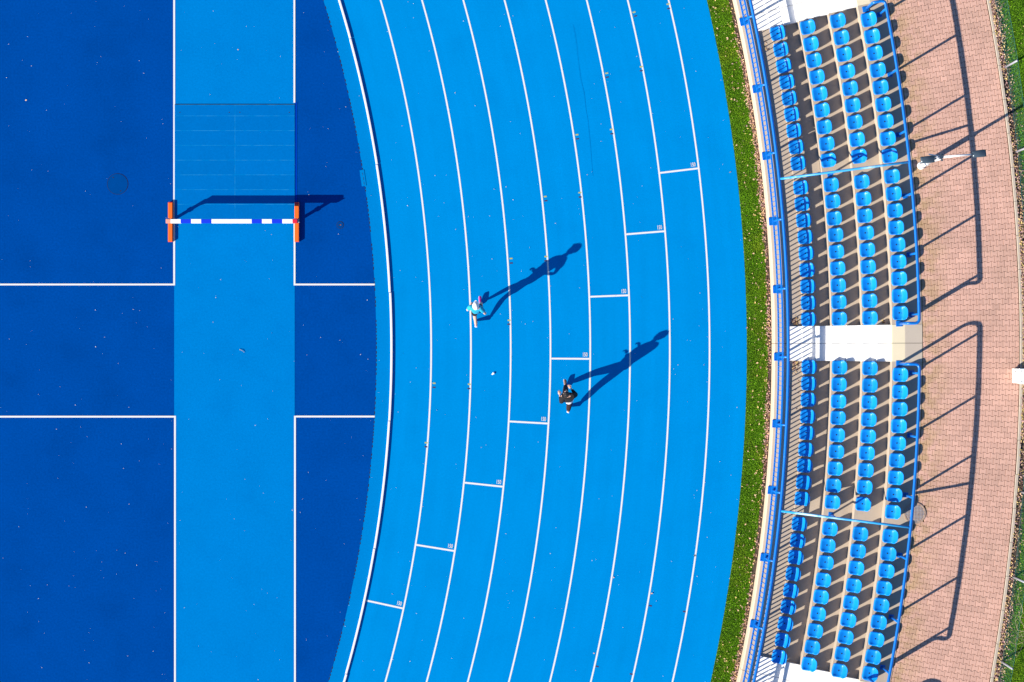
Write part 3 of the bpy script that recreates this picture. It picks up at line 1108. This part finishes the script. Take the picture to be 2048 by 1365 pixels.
# ---------------------------------------------------------------- cabinet at the right edge
c0, c1 = P(2023, 766, ZP), P(2023, 737.5, ZP)
cb = empty('utility_cabinet', ((c0.x + 0.28), (c0.y + c1.y) / 2, ZP), 'white utility cabinet on the walkway kerb at the right edge', 'cabinet')
w_, d_ = 0.56, c1.y - c0.y
cx, cy = c0.x + w_ / 2, (c0.y + c1.y) / 2
b = MB(); b.cbox((cx, cy, ZP + 0.05), (w_ - 0.04, d_ - 0.04, 0.10), 0.005); b.build('plinth', M['slab'], cb)
b = MB(); b.cbox((cx, cy, ZP + 0.52), (w_, d_, 0.84), 0.006); b.build('body', M['white'], cb)
b = MB(); b.cbox((cx, cy, ZP + 0.96), (w_ + 0.03, d_ + 0.03, 0.04), 0.015); b.build('roof', M['white'], cb)
b = MB(); b.box((cx - w_ / 2 - 0.004, cy, ZP + 0.52), (0.008, d_ - 0.06, 0.76)); dd = b.build('door', M['white'], cb)
b = MB(); b.box((cx - w_ / 2 - 0.014, cy + 0.13, ZP + 0.55), (0.012, 0.03, 0.11)); b.build('handle', M['lamphead'], dd)
for dy in (-0.15, 0.15):
    b = MB(); b.disc((cx - w_ / 2 + 0.05, cy + dy), 0.012, ZP + 0.98, ZP + 0.988, 8); b.build('rivet', M['bolt'], cb)

# ---------------------------------------------------------------- bare tree beyond the fence
tb = P(2088, 1252, ZP)
tr = empty('bare_tree', tb, 'leafless young tree with pale twigs reaching over the fence', 'tree')
trs = random.Random(5)
bt, bl = MB(), MB()
bt.tube([tb + Vector((0, 0, -0.1)), tb + Vector((0.02, 0, 0.8)), tb + Vector((0.0, 0.03, 1.6)), tb + Vector((-0.02, 0.02, 2.3))], [0.05, 0.042, 0.03, 0.012], 8)


def branch(p, d, ln, rad, depth):
    pts = [p]
    rr_ = [rad]
    n = 4
    for i in range(n):
        d = (d + Vector((trs.uniform(-.2, .2), trs.uniform(-.2, .2), trs.uniform(-.05, .16)))).normalized()
        pts.append(pts[-1] + d * ln / n)
        rr_.append(rad * (1 - 0.7 * (i + 1) / n))
    bl.tube(pts, rr_, 5)
    if depth:
        for i in range(1, n + 1):
            if trs.random() < 0.8:
                sd_ = d.cross(Vector((0, 0, 1))).normalized() * trs.choice((-1, 1))
                branch(pts[i], (d + sd_ * trs.uniform(0.4, 1.0)).normalized(), ln * trs.uniform(0.3, 0.55), rad * 0.55, depth - 1)


for k in range(13):
    a = 2.4 * k + trs.uniform(-.3, .3)
    z = 0.7 + 1.5 * k / 12
    branch(tb + Vector((0, 0, z)), Vector((math.cos(a), math.sin(a), 0.25)).normalized(), 1.25 - 0.35 * k / 12, 0.013, 2)
for a, z in ((math.pi - 0.1, 1.0), (math.pi + 0.25, 1.3), (math.pi - 0.45, 1.1), (math.pi + 0.6, 0.9)):
    branch(tb + Vector((0, 0, z)), Vector((math.cos(a), math.sin(a), 0.12)).normalized(), 1.2, 0.013, 2)
bt.build('trunk', M['bark'], tr, True)
bl.build('crown', M['bark'], tr, True)

# ---------------------------------------------------------------- runners
def skinned(nodes, edges, subd=2):
    """nodes: list of (Vector, radius); first node is the root. Returns an evaluated mesh."""
    me = bpy.data.meshes.new('skin_src')
    me.from_pydata([tuple(n[0]) for n in nodes], edges, [])
    o = bpy.data.objects.new('skin_src', me)
    COL.objects.link(o)
    sk = o.modifiers.new('skin', 'SKIN')
    sk.use_smooth_shade = True
    lay = me.skin_vertices[0].data
    for i, n in enumerate(nodes):
        r_ = n[1] if isinstance(n[1], tuple) else (n[1], n[1])
        lay[i].radius = r_
        lay[i].use_root = (i == 0)
    ss = o.modifiers.new('sub', 'SUBSURF')
    ss.levels = subd
    ss.render_levels = subd
    dg = bpy.context.evaluated_depsgraph_get()
    out = bpy.data.meshes.new_from_object(o.evaluated_get(dg))
    bpy.data.objects.remove(o)
    return out


def mesh_obj(name, me, m_, parent):
    off = parent.location
    me.transform(Matrix.Translation(-off))
    o = bpy.data.objects.new(name, me)
    me.materials.clear()
    me.materials.append(m_)
    COL.objects.link(o)
    o.parent = parent
    for p_ in me.polygons:
        p_.use_smooth = True
    return o


def merge(me, mb):
    bm = bmesh.new()
    bm.from_mesh(me)
    t = mb.mesh('tmp')
    bm.from_mesh(t)
    out = bpy.data.meshes.new('body')
    bm.to_mesh(out)
    bm.free()
    return out


def fingers(mb, wrist, elbow):
    """palm and five curled fingers at the end of a forearm"""
    d_ = (wrist - elbow).normalized()
    up = Vector((0, 0, 1))
    sdv = d_.cross(up).normalized()
    nrm = sdv.cross(d_).normalized()
    palm = wrist + d_ * 0.05
    mb.ellipsoid(palm, (0.042, 0.022, 0.05), 10, 7, rot=Matrix((sdv, nrm, d_)).transposed())
    for i, ln in enumerate((0.062, 0.072, 0.068, 0.052)):
        s0 = palm + d_ * 0.035 + sdv * (0.027 - 0.018 * i)
        s1 = s0 + d_ * ln * 0.5 - nrm * 0.012
        s2 = s1 + d_ * ln * 0.15 - nrm * ln * 0.45
        s3 = s2 - d_ * ln * 0.28 - nrm * ln * 0.12
        mb.tube([s0, s1, s2, s3], [0.0095, 0.0092, 0.0085, 0.007], 7)
    s0 = palm - d_ * 0.015 + sdv * 0.034
    s1 = s0 + d_ * 0.035 + sdv * 0.018
    mb.tube([s0, s1, s1 + d_ * 0.028 - nrm * 0.012 - sdv * 0.008], [0.011, 0.010, 0.008], 7)


def shoe(heel, toe, upm, solem, parent, name='shoe'):
    d_ = (toe - heel).normalized()
    up = Vector((0, 0, 1)) - d_ * d_.z
    up.normalize()
    sd_ = d_.cross(up)
    ln = 0.29
    c = heel - d_ * 0.03
    vs, fs = [], []
    prof = [(0.0, 0.024, 0.05), (0.03, 0.036, 0.075), (0.09, 0.038, 0.085), (0.15, 0.040, 0.066), (0.21, 0.048, 0.048), (0.26, 0.042, 0.038), (0.288, 0.022, 0.026)]
    n = 10
    for x, w, h in prof:
        for j in range(n):
            a = 2 * math.pi * j / n
            yy = w * math.cos(a)
            zz = 0.012 + h * max(0.0, math.sin(a)) - 0.006 * max(0.0, -math.sin(a))
            vs.append(c + d_ * x + sd_ * yy + up * zz)
    for i in range(len(prof) - 1):
        for j in range(n):
            j2 = (j + 1) % n
            fs.append((i * n + j, i * n + j2, (i + 1) * n + j2, (i + 1) * n + j))
    fs.append(tuple(reversed(range(n))))
    fs.append(tuple((len(prof) - 1) * n + j for j in range(n)))
    b = MB(); b.add(vs, fs)
    o = b.build(name, upm, parent, True)
    vs, fs = [], []
    for x, w, h in prof:
        for y, z in ((-w - 0.004, -0.016), (w + 0.004, -0.016), (w + 0.004, 0.012), (-w - 0.004, 0.012)):
            vs.append(c + d_ * x + sd_ * y + up * z)
    for i in range(len(prof) - 1):
        for j in range(4):
            j2 = (j + 1) % 4
            fs.append((i * 4 + j, i * 4 + j2, i * 4 + 4 + j2, i * 4 + 4 + j))
    fs += [(3, 2, 1, 0), tuple((len(prof) - 1) * 4 + j for j in range(4))]
    b = MB(); b.add(vs, fs)
    b.build('sole', solem, o)
    return o


def runner(J, name_label, style):
    base = Vector((J['pelvis'].x, J['pelvis'].y, 0))
    pr = empty('person', base, name_label, 'person', 'runners on the track')
    J['chest_l'] = J['chest'].lerp(J['sh_l'], 0.5)
    J['chest_r'] = J['chest'].lerp(J['sh_r'], 0.5)
    kf = style['bulk']
    rad = {'pelvis': (0.125, 0.105), 'spine': (0.115, 0.10), 'chest': (0.12, 0.105), 'neck': 0.055, 'jaw': 0.06, 'sh_l': 0.062, 'sh_r': 0.062,
           'el_l': 0.042, 'el_r': 0.042, 'wr_l': 0.028, 'wr_r': 0.028, 'hip_l': 0.085, 'hip_r': 0.085, 'kn_l': 0.062, 'kn_r': 0.062,
           'cf_l': 0.062, 'cf_r': 0.062, 'an_l': 0.036, 'an_r': 0.036}
    for s_ in 'lr':
        J['cf_' + s_] = J['kn_' + s_].lerp(J['an_' + s_], 0.3)
    J['jaw'] = J['neck'].lerp(J['head'], 0.55)
    order = ['pelvis', 'spine', 'chest', 'neck', 'jaw', 'sh_l', 'el_l', 'wr_l', 'sh_r', 'el_r', 'wr_r', 'hip_l', 'kn_l', 'cf_l', 'an_l', 'hip_r', 'kn_r', 'cf_r', 'an_r']
    ix = {k: i for i, k in enumerate(order)}
    E = [('pelvis', 'spine'), ('spine', 'chest'), ('chest', 'neck'), ('neck', 'jaw'), ('chest', 'sh_l'), ('sh_l', 'el_l'), ('el_l', 'wr_l'),
         ('chest', 'sh_r'), ('sh_r', 'el_r'), ('el_r', 'wr_r'), ('pelvis', 'hip_l'), ('hip_l', 'kn_l'), ('kn_l', 'cf_l'), ('cf_l', 'an_l'),
         ('pelvis', 'hip_r'), ('hip_r', 'kn_r'), ('kn_r', 'cf_r'), ('cf_r', 'an_r')]
    body = skinned([(J[k], rad[k]) for k in order], [(ix[a], ix[c]) for a, c in E])
    mb = MB()
    hd = J['head']
    mb.ellipsoid(hd, (0.076, 0.098, 0.118), 16, 11)
    mb.ellipsoid(hd + Vector((0, 0.10, -0.015)), (0.014, 0.02, 0.022), 8, 6)
    for sx in (-1, 1):
        mb.ellipsoid(hd + Vector((sx * 0.078, -0.005, -0.01)), (0.012, 0.022, 0.032), 8, 6)
    for s_ in 'lr':
        fingers(mb, J['wr_' + s_], J['el_' + s_])
        mb.tube([J['an_' + s_] + Vector((0, 0, 0.02)), J['heel_' + s_].lerp(J['toe_' + s_], 0.3) + Vector((0, 0, 0.03))], [0.036, 0.034], 8)
    body = merge(body, mb)
    bo = mesh_obj('body', body, M['skin'], pr)
    for sx in (-1, 1):
        b = MB(); b.ellipsoid(hd + Vector((sx * 0.033, 0.088, 0.012)), (0.012, 0.008, 0.008), 8, 6); b.build('eye', M['black'], bo, True)
    b = MB(); b.ellipsoid(hd + Vector((0, 0.090, -0.055)), (0.026, 0.008, 0.007), 8, 6); b.build('mouth', M['barpink'], bo, True)
    # top garment
    hem = J['pelvis'].lerp(J['spine'], -0.25 if style['head'] == 'cap' else 0.05)
    nodes = [(hem, (0.150 * kf, 0.125 * kf)), (J['spine'], (0.138 * kf, 0.118 * kf)), (J['chest'], (0.142 * kf, 0.125 * kf)), (J['chest'].lerp(J['neck'], 0.75), 0.072 * kf)]
    ed = [(0, 1), (1, 2), (2, 3)]
    for s_ in 'lr':
        k = len(nodes)
        nodes.append((J['sh_' + s_], 0.076 * kf))
        ed.append((2, k))
        if style['sleeve'] == 'short':
            nodes.append((J['sh_' + s_].lerp(J['el_' + s_], 0.66), 0.070 * kf))
            ed.append((k, k + 1))
        else:
            nodes += [(J['el_' + s_], 0.058 * kf), (J['el_' + s_].lerp(J['wr_' + s_], 0.9), 0.040)]
            ed += [(k, k + 1), (k + 1, k + 2)]
    mesh_obj(style['top_name'], skinned(nodes, ed), M[style['top']], pr)
    # trousers or shorts
    nodes = [(J['pelvis'] + Vector((0, 0, -0.01)), (0.135 * kf, 0.118 * kf)), (J['pelvis'].lerp(J['spine'], 0.6), (0.118 * kf, 0.105 * kf))]
    ed = [(0, 1)]
    for s_ in 'lr':
        k = len(nodes)
        nodes.append((J['hip_' + s_], 0.102 * kf))
        ed.append((0, k))
        if style['legs'] == 'short':
            nodes.append((J['hip_' + s_].lerp(J['kn_' + s_], 0.72), 0.095 * kf))
            ed.append((k, k + 1))
        else:
            nodes += [(J['kn_' + s_], 0.072 * kf), (J['cf_' + s_], 0.070 * kf), (J['an_' + s_], 0.052 * kf)]
            ed += [(k, k + 1), (k + 1, k + 2), (k + 2, k + 3)]
    mesh_obj(style['leg_name'], skinned(nodes, ed), M[style['bottom']], pr)
    for s_ in 'lr':
        shoe(J['heel_' + s_], J['toe_' + s_], M[style['shoe_' + s_]], M[style['sole']], pr)
    if style['head'] == 'cap':
        b = MB(); b.ellipsoid(hd + Vector((0, -0.008, 0.02)), (0.100, 0.130, 0.118), 18, 8, zmin=0.0)
        cp = b.build('cap', M['cap'], pr, True)
        vs = []
        for i in range(9):
            a = math.pi * i / 8
            vs.append((hd.x + 0.074 * math.cos(a), hd.y + 0.055 + 0.050 * math.sin(a), hd.z + 0.036))
            vs.append((hd.x + 0.072 * math.cos(a), hd.y + 0.055 + 0.095 * math.sin(a), hd.z + 0.022))
        vs += [(x, y, z + 0.006) for x, y, z in vs]
        fs = []
        for i in range(8):
            q = (2 * i, 2 * i + 1, 2 * i + 3, 2 * i + 2)
            fs += [q[::-1], tuple(18 + k for k in q), (2 * i + 1, 19 + 2 * i, 21 + 2 * i, 2 * i + 3)]
        b = MB(); b.add(vs, fs); b.build('brim', M['cap'], cp, True)
        b = MB(); b.ellipsoid(hd + Vector((0, -0.02, 0.0)), (0.082, 0.094, 0.10), 14, 8); b.build('hair', M['leaf_c'], pr, True)
    else:
        b = MB()
        rs = random.Random(3)
        b.ellipsoid(hd + Vector((0, -0.022, 0.022)), (0.086, 0.100, 0.112), 18, 10)
        for _ in range(60):
            a, t = rs.uniform(0, 6.28), rs.uniform(0.1, 1.4)
            v_ = Vector((0.086 * math.cos(t) * math.cos(a), 0.10 * math.cos(t) * math.sin(a) - 0.022, 0.112 * math.sin(t) + 0.022))
            b.ellipsoid(hd + v_, (0.018, 0.018, 0.012), 6, 4)
        b.build('hair', M['hair'], pr, True)
        # white shirt showing at hem and collar
        nodes = [(J['pelvis'] + Vector((0.05, -0.035, -0.03)), (0.15, 0.14)), (J['pelvis'] + Vector((0.045, -0.03, 0.05)), (0.145, 0.135)), (J['spine'], (0.13, 0.11))]
        mesh_obj('shirt_hem', skinned(nodes, [(0, 1), (1, 2)]), M['whitefab'], pr)
    return pr


def JP(d):
    return {k: P(*v) for k, v in d.items()}


runner(JP({'pelvis': (953, 622, 0.93), 'spine': (952.3, 619.5, 1.14), 'chest': (951.5, 617, 1.36), 'neck': (951.5, 614.5, 1.52), 'head': (951.5, 611.5, 1.68),
           'sh_l': (941.0, 614.0, 1.43), 'el_l': (934.5, 621, 1.15), 'wr_l': (941.5, 611.5, 1.08),
           'sh_r': (961.5, 617, 1.43), 'el_r': (971.0, 628.5, 1.19), 'wr_r': (964, 618, 1.06),
           'hip_l': (948.5, 623, 0.90), 'kn_l': (949.5, 630.5, 0.48), 'an_l': (952.0, 650, 0.26), 'heel_l': (952.0, 653, 0.21), 'toe_l': (951.8, 643.5, 0.035),
           'hip_r': (958.5, 621, 0.90), 'kn_r': (962, 608.5, 0.51), 'an_r': (961, 607, 0.11), 'heel_r': (960.5, 608.5, 0.035), 'toe_r': (960.0, 592, 0.12)}),
       'runner in white cap, teal T-shirt, black shorts and magenta shoes, mid-stride on a lane line',
       dict(sleeve='short', top='teal', top_name='shirt', legs='short', bottom='black', leg_name='shorts', shoe_l='pinkshoe', shoe_r='magenta', sole='whitefab', head='cap', bulk=1.08))
runner(JP({'pelvis': (1135.5, 799, 0.95), 'spine': (1135.5, 796, 1.15), 'chest': (1135.5, 792.5, 1.36), 'neck': (1134, 790, 1.50), 'head': (1132.5, 787.5, 1.66),
           'sh_l': (1126, 793, 1.43), 'el_l': (1123, 806.5, 1.17), 'wr_l': (1119.5, 790, 1.18),
           'sh_r': (1146, 792, 1.43), 'el_r': (1152.5, 790.5, 1.15), 'wr_r': (1142, 777.5, 1.21),
           'hip_l': (1131.5, 799, 0.92), 'kn_l': (1131, 782, 0.53), 'an_l': (1131, 772, 0.12), 'heel_l': (1131.5, 774, 0.035), 'toe_l': (1129.3, 757.5, 0.15),
           'hip_r': (1139.5, 800, 0.92), 'kn_r': (1139, 808, 0.50), 'an_r': (1136.5, 821.5, 0.24), 'heel_r': (1136.2, 824, 0.19), 'toe_r': (1139, 814, 0.035)}),
       'bareheaded runner in black jacket and dark tights, white shirt hem showing, mid-stride',
       dict(sleeve='long', top='black', top_name='jacket', legs='long', bottom='darkbrown', leg_name='tights', shoe_l='brownshoe', shoe_r='brownshoe', sole='whitefab', head='hair', bulk=1.30))

# ---------------------------------------------------------------- grass, leaves, petals
def blades(name, r0, r1, a0, a1, z, n, h, m_, seed):
    g = np.random.default_rng(seed)
    r = np.sqrt(g.uniform(r0 ** 2, r1 ** 2, n))
    a = g.uniform(a0, a1, n)
    x, y = CX + r * np.cos(a), CY + r * np.sin(a)
    th = g.uniform(0, 2 * np.pi, n)
    w = g.uniform(0.004, 0.009, n)
    hh = h * g.uniform(0.5, 1.2, n)
    lx, ly = g.normal(0, 0.6, n) * hh, g.normal(0, 0.6, n) * hh
    v = np.empty((n, 3, 3))
    v[:, 0] = np.stack([x - w * np.cos(th), y - w * np.sin(th), np.full(n, z)], 1)
    v[:, 1] = np.stack([x + w * np.cos(th), y + w * np.sin(th), np.full(n, z)], 1)
    v[:, 2] = np.stack([x + lx, y + ly, z + hh], 1)
    me = bpy.data.meshes.new(name)
    me.vertices.add(3 * n)
    me.vertices.foreach_set('co', v.reshape(-1))
    me.loops.add(3 * n)
    me.loops.foreach_set('vertex_index', np.arange(3 * n, dtype=np.int32))
    me.polygons.add(n)
    me.polygons.foreach_set('loop_start', np.arange(0, 3 * n, 3, dtype=np.int32))
    me.update(calc_edges=True)
    me.materials.append(m_)
    o = bpy.data.objects.new(name, me)
    COL.objects.link(o)
    return o


tag(blades('grass', R_TRACK + 0.004, R_GRASS - 0.01, -0.3, 0.3, -0.004, 150000, 0.035, M['grass'], 1), 'short green grass on the narrow verge beside the track', 'grass', kind='stuff')
tag(blades('grass', R_PK + 0.28, 57.4, -0.24, 0.24, ZP - 0.01, 220000, 0.045, M['grass'], 2), 'mown green grass beyond the wire fence', 'grass', kind='stuff')


def leaf(b, x, y, z, s, g):
    a = g.uniform(0, 6.283)
    ca, sa = math.cos(a), math.sin(a)
    l, w = s, s * g.uniform(0.45, 0.8)
    cz = g.uniform(0.1, 0.5) * s
    pts = [(-l / 2, 0, 0.0), (-l * 0.1, -w / 2, cz), (l / 2, 0, cz * 0.3), (-l * 0.1, w / 2, cz * g.uniform(0.3, 1))]
    b.add([(x + px * ca - py * sa, y + px * sa + py * ca, z + pz + 0.004) for px, py, pz in pts], [(0, 1, 2), (0, 2, 3)])


g = random.Random(21)
b = MB()
for _ in range(700):      # on the verge
    u = g.random()
    r_ = R_TRACK + 0.66 * u ** 0.62
    q = pol(r_, g.uniform(-0.3, 0.3))
    b.mi = g.choices((0, 1, 2, 3), (4, 5, 1, 1))[0]
    leaf(b, q.x, q.y, 0.028, g.choice((0.02, 0.025, 0.03, 0.04, 0.05, 0.075)), g)
b.build('fallen_leaves', LEAVES, label='yellow and tan fallen leaves scattered on the grass verge', cat='leaves', kind='stuff')
b = MB()
for _ in range(5200):     # drifted along the wall
    aa = g.uniform(-0.3, 0.3)
    dens = 0.5 + 0.5 * math.sin(aa * 60 + 2 * math.sin(aa * 23))
    if g.random() > 0.12 + 0.88 * dens:
        continue
    q = pol(g.gauss(48.085, 0.05), aa)
    if math.hypot(q.x - CX, q.y - CY) > R_WALL - 0.02:
        continue
    b.mi = g.choices((0, 1, 2, 3), (1, 4, 4, 5))[0]
    leaf(b, q.x, q.y, g.uniform(0.0, 0.03), g.uniform(0.03, 0.075), g)
b.build('fallen_leaves', LEAVES, label='brown and mauve leaves drifted in the gutter along the wall', cat='leaves', kind='stuff')
b = MB()
for _ in range(15000):     # along the walkway kerb
    aa = g.uniform(-0.24, 0.24)
    dens = (0.45 + 0.55 * math.sin(aa * 31 + 1.1)) * (1.0 if aa > -0.05 else 0.45)
    if g.random() > 0.15 + 0.85 * max(0, dens):
        continue
    q = pol(R_PK + 0.07 + abs(g.gauss(0.08, 0.12)), aa)
    b.mi = g.choices((0, 1, 2, 3), (4, 4, 3, 5))[0]
    leaf(b, q.x, q.y, ZP + g.uniform(0.0, 0.045), g.uniform(0.03, 0.075), g)
for _ in range(420):
    q = pol(R_PK + g.uniform(0.3, 2.2), g.uniform(-0.24, 0.24))
    b.mi = g.choices((0, 1, 2, 3), (5, 4, 1, 1))[0]
    leaf(b, q.x, q.y, ZP + 0.03, g.uniform(0.03, 0.07), g)
b.build('fallen_leaves', LEAVES, label='yellow and brown leaf litter along the walkway kerb and fence', cat='leaves', kind='stuff')
b = MB()
for (ac, rc, zc, sr, n) in ((0.0165, 48.82, Z0, 0.09, 90), (-0.0095, 48.82, Z0, 0.10, 90), (-0.03, 48.8, Z0, 0.25, 14), (0.19, 48.8, Z0, 0.1, 16),
                            (0.0165, 51.35, ZR[2], 0.05, 10)):
    for _ in range(n):
        dr_ = g.gauss(0, sr * 0.5)
        aa = ac + g.gauss(0, sr) / 49
        if rc < 49:
            rr2 = min(max(rc + dr_, 48.62), 49.0)
        else:
            rr2 = min(max(rc + dr_, 51.2), 51.5)
        if AISLE0 - 0.0006 < aa < AISLE0 + AISLEW + 0.0006:
            aa = AISLE0 + AISLEW + 0.0012 if ac > 0 else AISLE0 - 0.0012
        q = pol(rr2, aa)
        b.mi = g.choices((0, 1, 2, 3), (2, 2, 5, 1))[0]
        leaf(b, q.x, q.y, zc, g.uniform(0.03, 0.07), g)
b.build('fallen_leaves', LEAVES, label='brown leaves caught in the corners of the front floor by the middle aisle', cat='leaves', kind='stuff')
b = MB()
n = 0
while n < 560:            # petals and specks on the track and field
    x, y = g.uniform(-15.7, 9), g.uniform(-10.6, 10.6)
    if math.hypot(x - CX, y - CY) > R_TRACK - 0.05:
        continue
    leaf(b, x, y, 0.004, g.choice((0.010, 0.014, 0.016, 0.02, 0.026, 0.034)), g)
    n += 1
b.build('petals', M['petal'], label='tiny white petals strewn over the blue track and field', cat='petals', kind='stuff')
b = MB()
for px, py, s_, mi in ((1389, 1112, 0.085, 1), (1303.5, 1187.5, 0.085, 1), (1187.5, 1307, 0.055, 1), (52, 201, 0.07, 1), (1460, 345, 0.07, 1), (1227, 1155, 0.05, 1),
                       (1459, 1157, 0.04, 1), (910, 186, 0.03, 0), (476, 100, 0.05, 1)):
    q = P(px, py)
    b.mi = mi
    leaf(b, q.x, q.y, 0.004, s_, g)
b.build('fallen_leaves', LEAVES, label='few single tan leaves lying on the blue running lanes', cat='leaves', kind='stuff')
q = P(987, 747)
b = MB()
b.ellipsoid((q.x, q.y, 0.02), (0.04, 0.035, 0.025), 9, 6)
b.ellipsoid((q.x - 0.03, q.y - 0.025, 0.015), (0.03, 0.025, 0.018), 8, 5)
b.build('crumpled_paper', M['white'], True and None, label='small crumpled white scrap lying in the third lane', cat='litter')
q0, q1 = P(479, 699), P(489, 705)
b = MB(); b.tube([(q0.x, q0.y, 0.02), ((q0.x + q1.x) / 2, (q0.y + q1.y) / 2 + 0.015, 0.035), (q1.x, q1.y, 0.02)], [0.007, 0.008, 0.004], 6)
b.build('twig', M['bark'], None, label='short dry twig lying on the bright blue runway', cat='twig')
